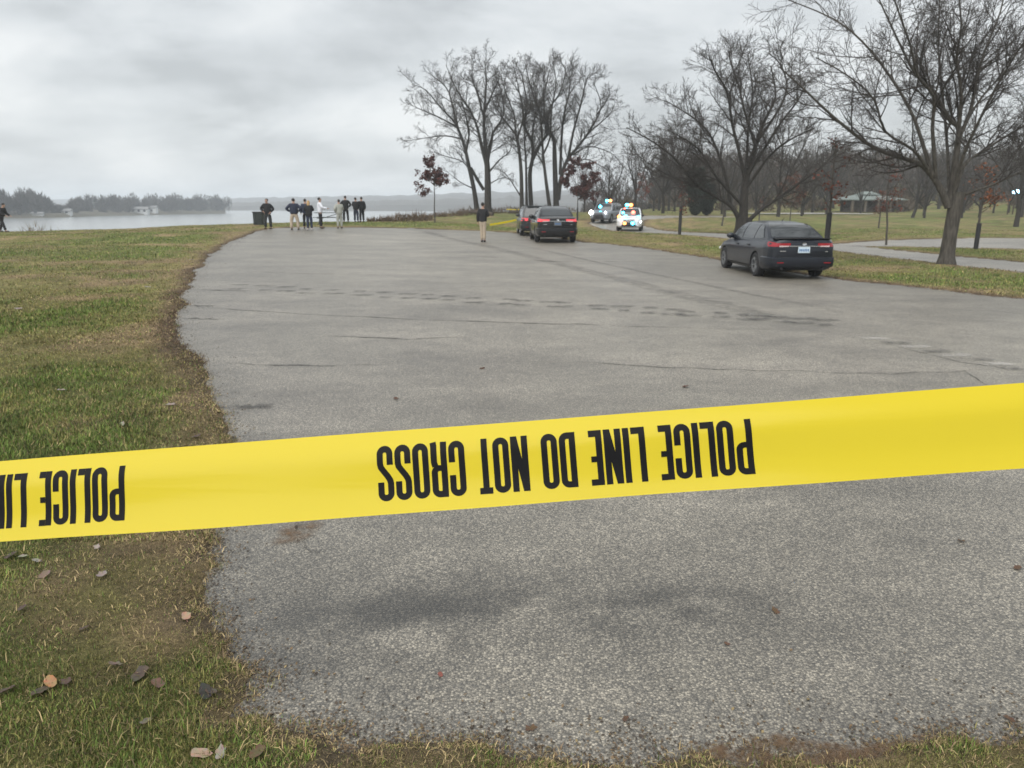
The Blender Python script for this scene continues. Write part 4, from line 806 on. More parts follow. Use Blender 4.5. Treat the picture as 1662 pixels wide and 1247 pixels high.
M['blue_l'] = glow('blue_strobe', (0.08, 0.72, 1.0), 5.0); M['orange_l'] = glow('amber_strobe', (1.0, 0.28, 0.06), 4.5); M['redstrobe'] = glow('red_strobe', (1.0, 0.12, 0.08), 3.5); M['white_l'] = glow('white_strobe', (0.85, 0.95, 1.0), 7.0); M['blue_far'] = glow('blue_white_beacon', (0.35, 0.75, 1.0), 6.0)
def paint(name, col, rough=0.3): return plain(name, col, rough, metal=0.0, coat=0.55, var=0.06, spec=0.3)
def pane(name, f, parent, mat, nu=8, nv=5):
    v = [f(i/nu, k/nv) for i in range(nu+1) for k in range(nv+1)]; q = []
    for i in range(nu):
        for k in range(nv): a = i*(nv+1)+k; q.append((a, a+nv+1, a+nv+2, a+1))
    return newmesh(name, v, q, mat, parent)
def lerp(a, b, t): return a+(b-a)*t
SEDAN = dict(st=[(-2.49, .72, .40, .98), (-2.45, .80, .34, 1.03), (-2.30, .875, .25, 1.06), (-2.0, .915, .21, 1.05), (-1.5, .925, .20, 1.01), (-.7, .925, .19, .985), (.3, .925, .19, .965), (1.0, .92, .19, .95), (1.35, .915, .20, .93), (1.8, .89, .21, .86), (2.1, .83, .21, .79), (2.3, .72, .22, .72), (2.38, .60, .27, .62)],
             wb=1.425, wr=.335, track=.80, g=dict(z0=.96, z1=1.455, yf0=1.15, yf1=.30, yr0=-2.06, yr1=-.80, w0=.80, w1=.50), panes=[((.92, .06), (.06, .06), (.06, .88), (.22, .88)), ((-.02, .06), (-.93, .06), (-.93, .88), (-.02, .88)), ((-1.0, .06), (-1.66, .12), (-1.14, .74), (-1.0, .86))])
SUV = dict(st=[(-2.44, .80, .46, 1.02), (-2.40, .88, .40, 1.08), (-2.25, .94, .32, 1.10), (-1.9, .965, .27, 1.10), (-1.3, .97, .25, 1.09), (-.5, .97, .24, 1.08), (.4, .97, .24, 1.07), (1.0, .965, .24, 1.07), (1.4, .955, .26, 1.06), (1.9, .93, .28, 1.01), (2.2, .87, .30, .95), (2.36, .78, .32, .86), (2.43, .66, .36, .74)],
           wb=1.43, wr=.37, track=.83, g=dict(z0=1.05, z1=1.70, yf0=1.18, yf1=.42, yr0=-2.34, yr1=-2.02, w0=.885, w1=.655), panes=[((.92, .06), (.08, .06), (.08, .86), (.30, .86)), ((.0, .06), (-.95, .06), (-.95, .86), (.0, .86)), ((-1.04, .06), (-2.02, .16), (-1.85, .80), (-1.04, .86))])
def car(loc, rz, spec, paint_m, label, cat, name, zs=1.0, group=None, lights='rear', rim='rim', police=None, spoiler=False, plate=True, sz=1.0, dimplate=False):
    root = empty(name, loc, rz); root.scale = (sz, sz, sz*zs); tag(root, label, cat, group); st = spec['st']; wb, wr, tk, G = spec['wb'], spec['wr'], spec['track'], spec['g']
    # lower shell, finely lofted
    ys = np.array([s[0] for s in st]); yy = np.unique(np.concatenate([ys, np.linspace(ys[0], ys[-1], 40)])); W = np.interp(yy, ys, [s[1] for s in st]); ZB = np.interp(yy, ys, [s[2] for s in st]); ZS = np.interp(yy, ys, [s[3] for s in st]); v = []; f = []; ring = []
    for y, w_, b, s in zip(yy, W, ZB, ZS):
        h = s-b; hp = [(0, b), (w_*.80, b), (w_*.93, b+.05), (w_*.985, b+.16*h), (w_*1.0, b+.40*h), (w_*.985, b+.60*h), (w_*.995, b+.72*h), (w_*.965, b+.86*h), (w_*.91, s-.035), (w_*.82, s-.004), (w_*.5, s+.012), (0, s+.018)]
        full = hp + [(-x, z) for x, z in hp[-2:0:-1]]; ring.append(len(full)); v += [(x, y, z) for x, z in full]
    n = ring[0]; m = len(yy)
    for i in range(m-1):
        for k in range(n): f.append((i*n+k, i*n+(k+1) % n, (i+1)*n+(k+1) % n, (i+1)*n+k))
    f.append(tuple(range(n))[::-1]); f.append(tuple((m-1)*n+k for k in range(n)))
    body = newmesh('body', v, [q[::-1] for q in f], paint_m, root)
    # wheel wells cut out
    cut = MB()
    for sx in (-1, 1):
        for sy in (-1, 1): cut.lathe_x([(-.001, 0.001), (0, wr*1.13), (.42, wr*1.13), (.421, .001)], 28, x0=(.62 if sx > 0 else -1.04), c=(0, sy*wb, wr))
    co = cut.build('cutter', M['trim']); co.parent = root; co.data.materials.clear(); co.data.materials.append(M['trim']); md = body.modifiers.new('b', 'BOOLEAN'); md.operation = 'DIFFERENCE'; md.object = co; md.solver = 'EXACT'
    try: md.material_mode = 'TRANSFER'
    except Exception: pass
    dg = bpy.context.evaluated_depsgraph_get(); me = bpy.data.meshes.new_from_object(body.evaluated_get(dg)); body.modifiers.clear(); body.data = me; bpy.data.objects.remove(co)
    if not me.materials: me.materials.append(paint_m)
    me.polygons.foreach_set('use_smooth', [True]*len(me.polygons)); me.set_sharp_from_angle(angle=math.radians(32))
    # greenhouse
    def hw(t): return lerp(G['w0'], G['w1'], t**1.15)
    def zt(t): return lerp(G['z0'], G['z1'], math.sin(t*math.pi/2)**0.92)
    def yf(t): return lerp(G['yf0'], G['yf1'], t**0.9)
    def yr(t): return lerp(G['yr0'], G['yr1'], t**1.0)
    def front(u, t, e=0): x = lerp(-1, 1, u); return Vector((x*hw(t)*.97, yf(t)+.10*(1-x*x)+e, zt(t)+e*.6))
    def rear(u, t, e=0): x = lerp(1, -1, u); return Vector((x*hw(t)*.97, yr(t)-.07*(1-x*x)-e, zt(t)+e*.6))
    def side(y, t, sx, e=0):
        q = (y-(yf(t)+yr(t))/2)/max(.1, (yf(t)-yr(t))/2); return Vector((sx*(hw(t)*(1.0+.025*(1-q*q))+e), y, zt(t)+e*.4))
    NT_ = 7; v = []; f = []; per = 0
    for k in range(NT_+1):
        t = k/NT_; L = [front(i/8, t) for i in range(9)] + [side(lerp(yf(t), yr(t), i/10), t, 1) for i in range(1, 10)] + [rear(i/8, t) for i in range(9)] + [side(lerp(yr(t), yf(t), i/10), t, -1) for i in range(1, 10)]; per = len(L); v += L
    for k in range(NT_):
        for i in range(per): f.append((k*per+i, k*per+(i+1) % per, (k+1)*per+(i+1) % per, (k+1)*per+i))
    top = NT_*per; rc = len(v); ins = []
    cy = (yf(1)+yr(1))/2
    for s_, dz in ((.85, .025), (.5, .045)):
        b = len(v); v += [Vector((v[top+i].x*s_, cy+(v[top+i].y-cy)*s_, zt(1)+dz)) for i in range(per)]; ins.append(b)
    prev = top
    for b in ins:
        for i in range(per): f.append((prev+i, prev+(i+1) % per, b+(i+1) % per, b+i))
        prev = b
    f.append(tuple(prev+i for i in range(per))); gm = newmesh('cabin', v, f, paint_m, root, True, 40)
    bmx = bmesh.new(); bmx.from_mesh(gm.data); bmesh.ops.recalc_face_normals(bmx, faces=bmx.faces); bmx.to_mesh(gm.data); bmx.free()
    pane('windshield', lambda u, t: front(lerp(.05, .95, u), lerp(.06, .93, t), .006), root, M['glass']); pane('rear_window', lambda u, t: rear(lerp(.06, .94, u), lerp(.16 if spec is SEDAN else .06, .93, t), .006), root, M['glass'])
    for sx in (-1, 1):
        for A, B, C, D in spec['panes']:
            def fn(u, w_, A=A, B=B, C=C, D=D):
                y = lerp(lerp(A[0], B[0], u), lerp(D[0], C[0], u), w_); t = lerp(lerp(A[1], B[1], u), lerp(D[1], C[1], u), w_); return side(y, t, sx, .006)
            pane('side_window', fn, root, M['glass'], 5, 4)
    # skin helper: point on the lower shell side at (y, share of height)
    def skin(y, hsh, sx, e=.004):
        w_ = np.interp(y, ys, [s[1] for s in st]); b = np.interp(y, ys, [s[2] for s in st]); s = np.interp(y, ys, [s_[3] for s_ in st]); x = np.interp(hsh, [0, .05, .16, .4, .6, .72, .86, .96, 1], [.80, .93, .985, 1, .985, .995, .965, .91, .82]); return Vector((sx*(w_*x+e), y, b+(s-b)*hsh))
    for sx in (-1, 1):
        for y in (spec['panes'][0][1][0]-.04, spec['panes'][1][1][0]-.02, spec['panes'][0][0][0]+.05):
            newmesh('door_seam', [skin(y+dy, h, sx, .003) for h in (.12, .2, .3, .4, .5, .6, .7, .8, .86, .95) for dy in (-.006, .006)], [(2*i, 2*i+1, 2*i+3, 2*i+2) for i in range(9)], M['trim'], root)
        for y in (spec['panes'][0][1][0]+.12, spec['panes'][1][1][0]+.12):
            p = skin(y, .83, sx, .012); MB().box(p, (.03, .2, .035)).build('door_handle', paint_m, root)
        p = skin(spec['panes'][0][0][0]-.02, 1.0, sx, .14); mm = MB(); mm.ball((p.x, p.y, p.z+.09), (.125, .075, .085), 10, 7); mm.tube([(p.x-sx*.18, p.y, p.z+.0), (p.x-sx*.04, p.y, p.z+.05)], .025, 6); mm.build('side_mirror', paint_m if cat != 'police car' else M['trim'], root)
        newmesh('sill_trim', [skin(y, h, sx, .006) for y in np.linspace(-wb+wr*1.2, wb-wr*1.2, 10) for h in (.02, .10, .15)], [(3*i+k, 3*i+k+1, 3*i+k+4, 3*i+k+3) for i in range(9) for k in range(2)], M['trim'], root)
    # wheels
    for sx in (-1, 1):
        for sy in (-1, 1):
            t = MB(); t.lathe_x([(-.11, wr*.62), (-.11, wr*.9), (-.085, wr*.985), (-.04, wr), (.04, wr), (.085, wr*.985), (.11, wr*.9), (.11, wr*.66), (.09, wr*.62)], 28); wo = t.build('wheel', M['tyre'], root); wo.location = (sx*tk, sy*wb, wr)
            rm = MB(); rm.lathe_x([(sx*.095, wr*.66), (sx*.11, wr*.66), (sx*.11, wr*.60), (sx*.03, wr*.58)], 24); rm.lathe_x([(sx*.06, .001), (sx*.085, .03), (sx*.085, .055), (sx*.05, .06)], 12)
            for k in range(5):
                for dd in (-.14, .14):
                    a = 2*math.pi*k/5+dd; b = a-dd*.3; rm.tube([(sx*.07, .05*math.cos(b), .05*math.sin(b)), (sx*.095, wr*.61*math.cos(a), wr*.61*math.sin(a))], .016, 5)
            rm.build('rim', M[rim], wo); MB().lathe_x([(sx*.02, .001), (sx*.02, wr*.6)], 20).build('brake_disc', M['steel'], wo)
    # rear end
    y0 = st[0][0]; zt0 = st[0][3]
    for sx in (-1, 1):
        def tl(h0, h1, x0, mat, nm, e):
            path = [(x0, y0-.012)] + [(lerp(x0, .70, k/3), y0-.012) for k in (1, 2, 3)]; pts = []
            zz0 = lerp(st[1][2], st[1][3], h0); zz1 = lerp(st[1][2], st[1][3], h1)
            for k, (x, y) in enumerate(path): pts.append((Vector((sx*x, y-e, lerp(zz0, zz1, .18 if k == 0 else 0))), Vector((sx*x, y-e, zz1-.012))))
            for y in (-2.45, -2.38, -2.28, -2.16) if spec is SEDAN else (-2.40, -2.34, -2.26, -2.2):
                a = skin(y, h0, sx, .010+e); b = skin(y, min(h1, .93), sx, .010+e)
                if y == -2.16: a = a.lerp(b, .5)
                pts.append((a, b))
            v = [q for pr in pts for q in pr]; return newmesh(nm, v, [(2*i, 2*i+2, 2*i+3, 2*i+1) for i in range(len(pts)-1)], mat, root)
        if spec is SEDAN: t = tl(.77, .92, .36, M['redlit'] if lights == 'rear' else M['red'], 'tail_light', 0); newmesh('reverse_lens', [Vector((sx*.42, y0-.03, .87)), Vector((sx*.66, y0-.03, .865)), Vector((sx*.66, y0-.03, .90)), Vector((sx*.42, y0-.03, .895))], [(0, 1, 2, 3)], M['smoke'], t)
        else: t = tl(.70, .95, .55, M['redlit'] if lights == 'rear' else M['red'], 'tail_light', 0)
        MB().tube([(sx*.55, y0+.1, st[0][2]-.10), (sx*.55, y0-.02, st[0][2]-.10)], .03, 10).build('exhaust_tip', M['steel'], root)
        MB().box((sx*.62, y0-.075, st[0][2]+.06), (.17, .02, .022)).build('reflector', M['red'], root)
    MB().box((0, y0+.02, st[0][2]+.02), (1.42, .09, .10)).build('rear_valance', M['trim'], root, False)
    MB().box((0, y0-.006, .60 if spec is SEDAN else .66), (1.40, .03, .012)).build('bumper_seam', M['trim'], root, False)
    zb0, zb1 = (.36, .60) if spec is SEDAN else (.42, .66); bp = []
    for sx in (-1, 1):
        seq = [skin(y, 0, sx) for y in (-1.95, -2.1, -2.25, -2.38)]; bp.append([Vector((p.x*0+sx*(abs(skin(p.y, .4, sx).x)+.012), p.y, 0)) for p in seq])
    mid = [Vector((x, y0-.035+.03*abs(x/.8)**3, 0)) for x in np.linspace(-.80, .80, 9)]
    line = bp[0] + mid + bp[1][::-1]; prof = ((-.02, zb0-.02), (.012, zb0+.02), (.022, lerp(zb0, zb1, .55)), (.016, zb1-.02), (-.02, zb1))
    v = []
    for p in line:
        o_ = Vector((p.x, p.y+1.2, 0)).normalized(); v += [Vector((p.x+o_.x*a_, p.y+o_.y*a_, z_)) for a_, z_ in prof]
    newmesh('rear_bumper', v, [(5*i+k, 5*i+5+k, 5*i+6+k, 5*i+1+k) for i in range(len(line)-1) for k in range(4)], paint_m, root, True, 50)
    chz = .885 if spec is SEDAN else .98
    MB().box((0, y0-.016, chz), (1.0 if spec is SEDAN else .9, .02, .022)).build('chrome_strip', M['chrome'], root)
    em = MB(); em.lathe_x([(0, .001), (.01, .035), (0, .038)], 16); e = em.build('emblem', M['chrome'], root); e.location = (0, y0-.018, chz+.055); e.rotation_euler = (0, 0, -math.pi/2); e.scale = (1, 1.7, 1)
    if plate:
        p = MB().box((0, y0-.018, .79 if spec is SEDAN else .86), (.31, .012, .155)).build('licence_plate', M['plate_dim'] if dimplate else M['plate'], root, False); zc = .79 if spec is SEDAN else .86
        b = MB()
        for k in range(6): b.box((-.11+.044*k, y0-.026, zc-.01), (.028, .004, .065))
        b.build('plate_print', M['plate_blue'], p, False); MB().box((0, y0-.010, zc), (.36, .01, .19)).build('plate_recess', M['trim'], root, False)
        MB().box((-.55, y0-.012, .755), (.16, .008, .022)).build('model_badge', M['chrome'], root, False); MB().box((.60, y0-.012, .745), (.07, .008, .022)).build('trim_badge', M['chrome'], root, False)
    if spoiler:
        v = []; 
        for x in np.linspace(-.76, .76, 13): b = .03*(x/.76)**2; v += [(x, -2.30+b*2, 1.075), (x, -2.50+b*3, 1.105-b*.4), (x, -2.505+b*3, 1.085-b*.4), (x, -2.32+b*2, 1.05)]
        newmesh('boot_spoiler', v, [(4*i+k, 4*i+(k+1) % 4, 4*i+4+(k+1) % 4, 4*i+4+k) for i in range(12) for k in range(4)], M['trim'], root, True, 30)
        MB().tube([(0, -.80, 1.495), (0, -.98, 1.60)], [.012, .004], 5).build('antenna', M['trim'], root)
    if spec is SUV:
        for sx in (-1, 1): MB().tube([(sx*.60, .25, 1.735), (sx*.62, .1, 1.775), (sx*.62, -1.7, 1.775), (sx*.60, -1.9, 1.735)], .018, 6).build('roof_rail', M['trim'], root)
        MB().box((0, -2.10, 1.70), (1.15, .26, .035), rx=-.1).build('roof_spoiler', paint_m, root)
    # front end
    y1 = st[-1][0]; zf = st[-1][3]; zb = st[-1][2]
    MB().box((0, y1-.01, zb+.20), (.95, .05, .22)).build('grille', M['trim'], root); MB().box((0, y1+.005, zb+.05), (1.15, .03, .10)).build('lower_grille', M['trim'], root)
    for sx in (-1, 1):
        hl = MB(); hl.ball((sx*.66, y1-.10, zf-.02), (.16, .10, .07), 10, 6); hl.build('headlight', M['lamp_white'] if police and police.get('head') else M['lamp_clear'], root)
    if police:
        pb = MB(); 
        for x in (-.28, .28): pb.tube([(x, y1-.05, zb-.02), (x, y1+.09, zb+.08), (x, y1+.10, zf+.10)], .03, 6)
        for z in (zb+.15, zf, zf+.10): pb.tube([(-.42, y1+.10, z), (.42, y1+.10, z)], .03, 6)
        pb.build('push_bar', M['trim'], root); lb = MB().box((0, -.25, 1.80), (1.15, .28, .06)); bar = lb.build('light_bar', M['trim'], root)
        for x, mt in police['bar']: MB().ball((x, -.14, 1.95), (.14, .10, .12), 12, 8).build('strobe', M[mt], bar)
        for (x, y, z, r_, mt) in police.get('spots', []): MB().ball((x, y, z), r_, 12, 8).build('strobe', M[mt], root)
    return root
PM = dict(charcoal=paint('charcoal_paint', (0.007, 0.010, 0.017), 0.3), black=paint('black_paint', (0.006, 0.0065, 0.008), 0.25), dark=paint('dark_grey_paint', (0.014, 0.015, 0.018), 0.28), white=paint('white_paint', (0.72, 0.73, 0.75), 0.3), silver=paint('silver_grey_paint', (0.20, 0.22, 0.25), 0.3))
def carpos(x, y): return (x, y, bz(x, y))
car(carpos(7.34, 21.4), 0.02, SEDAN, PM['charcoal'], 'charcoal four-door sedan with a black boot spoiler parked alone along the lot edge', 'car', 'parked_car', spoiler=True, lights='off', sz=.965)
car(carpos(1.92, 36.4), 0.05, SEDAN, PM['black'], 'black sedan with lit tail lights parked right behind the dark crossover', 'car', 'parked_car', zs=1.05, sz=1.03, rim='steel', dimplate=True)
car(carpos(1.30, 43.6), 0.05, SUV, PM['dark'], 'dark grey crossover half hidden ahead of the black sedan', 'car', 'parked_car', zs=.94, sz=.99)
p1 = on(1023, 58.2)
car(p1, math.pi-0.20, SUV, PM['white'], 'white police vehicle facing forward on the park road with strobe lights flashing', 'police car', 'police_car', group='police vehicles on the park road', lights='front', plate=False, rim='steel', zs=.98,
    police=dict(bar=[(0.0, 'orange_l'), (.30, 'blue_l')], spots=[(.74, 2.0, 1.08, .12, 'orange_l'), (.26, 2.1, 1.10, .13, 'blue_l'), (.52, 1.0, 1.36, .10, 'blue_l'), (-.24, 1.0, 1.38, .15, 'redstrobe'), (-.68, 2.0, 1.06, .12, 'blue_l'), (.29, 2.58, .60, .11, 'orange_l'), (-.29, 2.58, .60, .12, 'blue_l'), (-.84, 2.2, .70, .08, 'white_l'), (.43, .6, 1.66, .08, 'redstrobe')]))
p2 = on(984, 70.5)
car(p2, math.pi-0.42, SUV, PM['silver'], 'grey police SUV with one bright headlight standing behind the white police vehicle', 'police car', 'police_car', group='police vehicles on the park road', lights='front', plate=False, rim='rim', zs=1.0,
    police=dict(bar=[(-.30, 'orange_l'), (.05, 'blue_l')], spots=[(.30, 1.0, 1.42, .14, 'blue_l'), (.72, 2.36, .90, .19, 'lamp_white'), (-.62, 2.36, .92, .09, 'white_l')]))
# far yellow tape by the man
def strip(name, a, b, w, lab, sag=0.08):
    n = 24; v = []
    for i in range(n+1):
        t = i/n; p = a.lerp(b, t); p.z -= sag*4*t*(1-t); v += [p+Vector((0, 0, w/2)), p-Vector((0, 0.015, w/2))]
    return tag(newmesh(name, v, [(2*i, 2*i+1, 2*i+3, 2*i+2) for i in range(n)], M['tape']), lab, 'tape')
strip('police_tape', at_d(795, 365, 36.0), at_d(838, 357, 42.2), 0.10, 'yellow police tape strung between the standing man and the parked crossover', 0.02)
strip('police_tape', at_d(822, 340, 84.2), at_d(893, 337, 85), 0.09, 'thin yellow police tape strung between the riverside trunks', 0.1)
# ------------------------------------------------------------------ people
M['skin'] = plain('skin', (0.42, 0.26, 0.19), 0.6); M['hair_d'] = plain('dark_hair', (0.02, 0.016, 0.013), 0.6); M['hair_b'] = plain('blond_hair', (0.45, 0.29, 0.13), 0.6); M['shoe'] = plain('dark_shoe', (0.02, 0.018, 0.017), 0.5); M['shoe_w'] = plain('white_shoe', (0.65, 0.65, 0.65), 0.5)
CL = {}
def cloth(k, col):
    if k not in CL: CL[k] = plain(k, col, 0.85, var=0.2, scale=9, bump=0.3)
    return CL[k]
def skinmesh(name, V, E, R, mat, parent, lv=2):
    me = bpy.data.meshes.new(name); me.from_pydata(V, E, []); o = bpy.data.objects.new(name, me); link(o); md = o.modifiers.new('s', 'SKIN'); md.use_smooth_shade = True
    for i, r in enumerate(R): q = r if hasattr(r, '__len__') else (r, r); me.skin_vertices[0].data[i].radius = q
    me.skin_vertices[0].data[0].use_root = True; s = o.modifiers.new('u', 'SUBSURF'); s.levels = lv; s.render_levels = lv
    dg = bpy.context.evaluated_depsgraph_get(); m2 = bpy.data.meshes.new_from_object(o.evaluated_get(dg)); o.modifiers.clear(); o.data = m2; m2.materials.clear(); m2.materials.append(mat); m2.polygons.foreach_set('use_smooth', [True]*len(m2.polygons)); o.parent = parent; return o
def person(loc, rz, h, top, bottom, label, arms='down', hair='hair_d', shoes='shoe', stance=0.10, bend=0.0, stride=0.0, longhair=False, look=0.0, width=1.0, group='people gathered at the lot', jacket_hem=0.86, topname='jacket'):
    root = empty('person', loc, rz); k = h/1.78; root.scale = (k*width, k*width, k); tag(root, label, 'person', group)
    cb, sb = math.cos(bend), math.sin(bend)
    def T(x, y, z):                                 # upper body leans about the hips (forward is +y)
        if z > .96: dz = z-.96; return (x, y*cb+dz*sb, .96+dz*cb-y*sb)
        return (x, y, z)
    A = {'down': ((.26, -.02, 1.14), (.27, .06, .89)), 'pocket': ((.31, -.08, 1.16), (.19, .08, .98)), 'hips': ((.36, -.08, 1.17), (.21, .06, 1.03)), 'fold': ((.27, .05, 1.17), (.02, .25, 1.20)), 'reach': ((.25, .10, 1.18), (.20, .40, 1.14)), 'back': ((.28, -.10, 1.15), (.06, -.19, 1.0))}
    def arm(s): 
        a = arms[0 if s < 0 else 1] if isinstance(arms, tuple) else arms; e, w = A[a]
        return T(s*e[0], e[1], e[2]), T(s*w[0], w[1], w[2])
    hipz = .93; leg = lambda s: ((s*.10, 0, hipz), (s*(stance*.6+.05), s*stride*.45+.03, .50), (s*(stance*.7+.045), s*stride-.03*0, .09), (s*(stance*.7+.07), s*stride+.15, .035))
    # body: one continuous skinned figure with head, arms, hands and legs
    V = [(0, 0, .96), T(0, 0, 1.12), T(0, .0, 1.36), T(0, .005, 1.49), T(0, .02, 1.57), T(0, .03, 1.67), T(0, .02, 1.73)]; E = [(0, 1), (1, 2), (2, 3), (3, 4), (4, 5), (5, 6)]; R = [(.14, .10), (.13, .09), (.15, .095), .055, (.065, .075), (.078, .092), (.055, .065)]
    def addv(p, r, fr): V.append(p); R.append(r); E.append((fr, len(V)-1)); return len(V)-1
    addv(T(0, .128, 1.625), .014, 5)                # nose
    for s in (-1, 1):
        e, w_ = arm(s); a = addv(T(s*.17, 0, 1.41), .055, 2); b = addv(e, .04, a); c = addv(w_, .027, b); d = (Vector(w_)-Vector(e)).normalized(); hd = Vector(w_)+d*.07; hnd = addv(tuple(hd), (.034, .02), c); sidev = Vector((0, 1, 0)) if abs(d.y) < .7 else Vector((1, 0, 0))
        for q, ln in ((-.024, .06), (-.008, .075), (.008, .07), (.024, .055)): f1 = addv(tuple(hd+sidev*q+d*.03), .009, hnd); addv(tuple(hd+sidev*q+d*(.03+ln)+Vector((-s*.018, 0, 0))), .008, f1)
        addv(tuple(hd+sidev*.045-d*.005), .009, hnd)
        L = leg(s); a = addv(L[0], .075, 0); b = addv(L[1], .05, a); c = addv(L[2], .038, b); addv(L[3], .035, c)
    skinmesh('body', V, E, R, M['skin'], root, 1)
    V = [T(0, 0, jacket_hem), T(0, 0, 1.0), T(0, 0, 1.2), T(0, 0, 1.38), T(0, 0, 1.47)]; E = [(0, 1), (1, 2), (2, 3), (3, 4)]; R = [(.225, .165), (.22, .165), (.225, .165), (.225, .155), (.105, .105)]
    for s in (-1, 1):
        e, w_ = arm(s); a = addv(T(s*.175, 0, 1.40), .105, 3); b = addv(e, .082, a); addv(w_, .062, b)
    skinmesh(topname, V, E, R, top, root)
    V = [(0, 0, 1.0), (0, 0, .9)]; E = [(0, 1)]; R = [(.175, .13), (.175, .13)]
    for s in (-1, 1):
        L = leg(s); a = addv((s*.09, 0, .84), (.11, .115), 1); b = addv(L[1], .088, a); addv((L[2][0], L[2][1]+.01, .10), .075, b)
    skinmesh('trousers', V, E, R, bottom, root)
    for s in (-1, 1):
        L = leg(s); m_ = MB(); m_.ball((L[2][0], L[2][1]+.07, .05), (.052, .145, .05), 10, 6); m_.build('shoe', M[shoes], root)
    hm = MB(); c = T(0, -.018, 1.685); hm.ball(c, (.083, .098, .088), 12, 8)
    if longhair: c2 = T(0, -.05, 1.56); hm.ball(c2, (.095, .075, .17), 12, 8)
    hm.build('hair', M[hair], root)
    for s in (-1, 1):
        q = T(s*.032, .104, 1.655); MB().ball(q, .011, 6, 4).build('eye', M['hair_d'], root); q = T(s*.082, .01, 1.63); MB().ball(q, (.014, .024, .032), 6, 5).build('ear', M['skin'], root)
    q = T(0, .105, 1.575); MB().box(q, (.045, .012, .010)).build('mouth', plain('lip', (0.3, 0.13, 0.11), 0.6) if 'lip' not in bpy.data.materials else bpy.data.materials['lip'], root)
    return root
NAVY = cloth('navy_cloth', (0.016, 0.022, 0.045)); BLK = cloth('black_cloth', (0.012, 0.012, 0.014)); DRK = cloth('dark_green_cloth', (0.022, 0.026, 0.026)); KH = cloth('khaki_cloth', (0.40, 0.33, 0.25)); WH = cloth('white_cloth', (0.75, 0.77, 0.82)); GR = cloth('light_grey_cloth', (0.34, 0.35, 0.31)); BLU = cloth('dark_blue_cloth', (0.02, 0.028, 0.055))
def pp(px, py, dy=0): 
    q = at(px, py); return (q.x, q.y, q.z)
PI = math.pi
person(pp(436, 372), PI, 1.76, BLK, DRK, 'person in black jacket and dark trousers standing beside the dark litter bin', ('pocket', 'hips'), stance=.14, width=1.12)
person(pp(479, 373.5), .1, 1.80, NAVY, KH, 'person in navy jacket and khaki trousers seen from behind, feet apart', ('hips', 'hips'), stance=.17, width=1.15)
person(pp(497.5, 371), .3, 1.74, BLU, BLK, 'dark haired person in dark blue standing shoulder to shoulder with the blond person', 'down')
person(pp(503, 373.5), .1, 1.68, BLK, BLU, 'blond long-haired person in black coat and white shoes seen from behind', 'fold', hair='hair_b', shoes='shoe_w', longhair=True, topname='coat', jacket_hem=.75)
person(pp(521, 371), -PI*.38, 1.82, WH, BLK, 'person in white shirt and black trousers standing sideways by the picnic table', 'reach', topname='shirt')
person(pp(552, 371), .5, 1.72, GR, GR, 'person in light grey suit seen from behind near the picnic table', ('pocket', 'reach'), topname='suit_jacket', jacket_hem=.80)
person(pp(562, 361.3), .3, 1.86, BLK, BLK, 'tall person in black standing on the grass just behind the grey suit', ('hips', 'hips'), stance=.13)
person(pp(578.5, 361), -.2, 1.76, BLK, BLU, 'person in dark clothes on the grass turned toward the neighbouring person in black', 'fold')
person(pp(588, 361), .6, 1.80, BLK, BLK, 'person in long dark jacket standing last in the group by the water', 'down', jacket_hem=.74)
person(pp(784, 393.3), -.25, 1.84, BLK, KH, 'person in black jacket and khaki trousers standing alone on the lot', ('down', 'fold'), stance=.03, width=.92)
person(pp(5, 377), -PI*.5, 1.78, BLK, BLK, 'person in black bending forward on the grass near the shore', 'reach', bend=.38, stride=.24, stance=.08)
# ------------------------------------------------------------------ litter bin, tables, pavilion, beacon, houses
M['bin'] = plain('dark_green_bin', (0.012, 0.02, 0.018), 0.5); b = on(421, 51); root = empty('litter_bin', b); tag(root, 'dark green square litter bin standing on the grass by the water', 'bin')
m_ = MB(); m_.box((0, 0, .40), (.60, .60, .80), taper=1.04); m_.build('body', M['bin'], root, False); m_ = MB(); m_.box((0, 0, .83), (.68, .68, .06)); m_.build('lid', M['trim'], root, False)
for x in (-.2, 0, .2): MB().box((x, -.32, .42), (.15, .03, .66)).build('side_panel', M['bin'], root, False)
M['table'] = plain('table_steel', (0.05, 0.055, 0.055), 0.5)
def picnic(loc, rz, lab):
    root = empty('picnic_table', loc, rz); tag(root, lab, 'table', 'picnic tables')
    for k in range(4): MB().box((0, -.27+.18*k, .75), (1.85, .165, .04)).build('top_plank', M['table'], root, False)
    for s in (-1, 1):
        for k in range(2): MB().box((0, s*(.62+.13*k), .45), (1.85, .12, .04)).build('bench_plank', M['table'], root, False)
    for sx in (-1, 1):
        lg = MB(); lg.tube([(sx*.6, -.62, 0), (sx*.6, .18, .73)], .03, 6); lg.build('leg', M['table'], root); lg = MB(); lg.tube([(sx*.65, .62, 0), (sx*.65, -.18, .73)], .03, 6); lg.build('leg', M['table'], root); MB().tube([(sx*.63, -.78, .41), (sx*.63, .78, .41)], .028, 6).build('cross_bar', M['table'], root)
    MB().tube([(-.6, 0, .35), (.6, 0, .70)], .02, 6).build('brace', M['table'], root); return root
picnic(on(535, 50), .05, 'dark metal picnic table among the standing people by the water'); picnic(on(1086, 104), .3, 'dark picnic table on the far lawn in front of the wood')
M['roofg'] = plain('green_metal_roof', (0.19, 0.225, 0.21), 0.6, var=0.12, scale=2); M['stone'] = plain('pavilion_stone', (0.15, 0.125, 0.10), 0.9, var=0.35, scale=5)
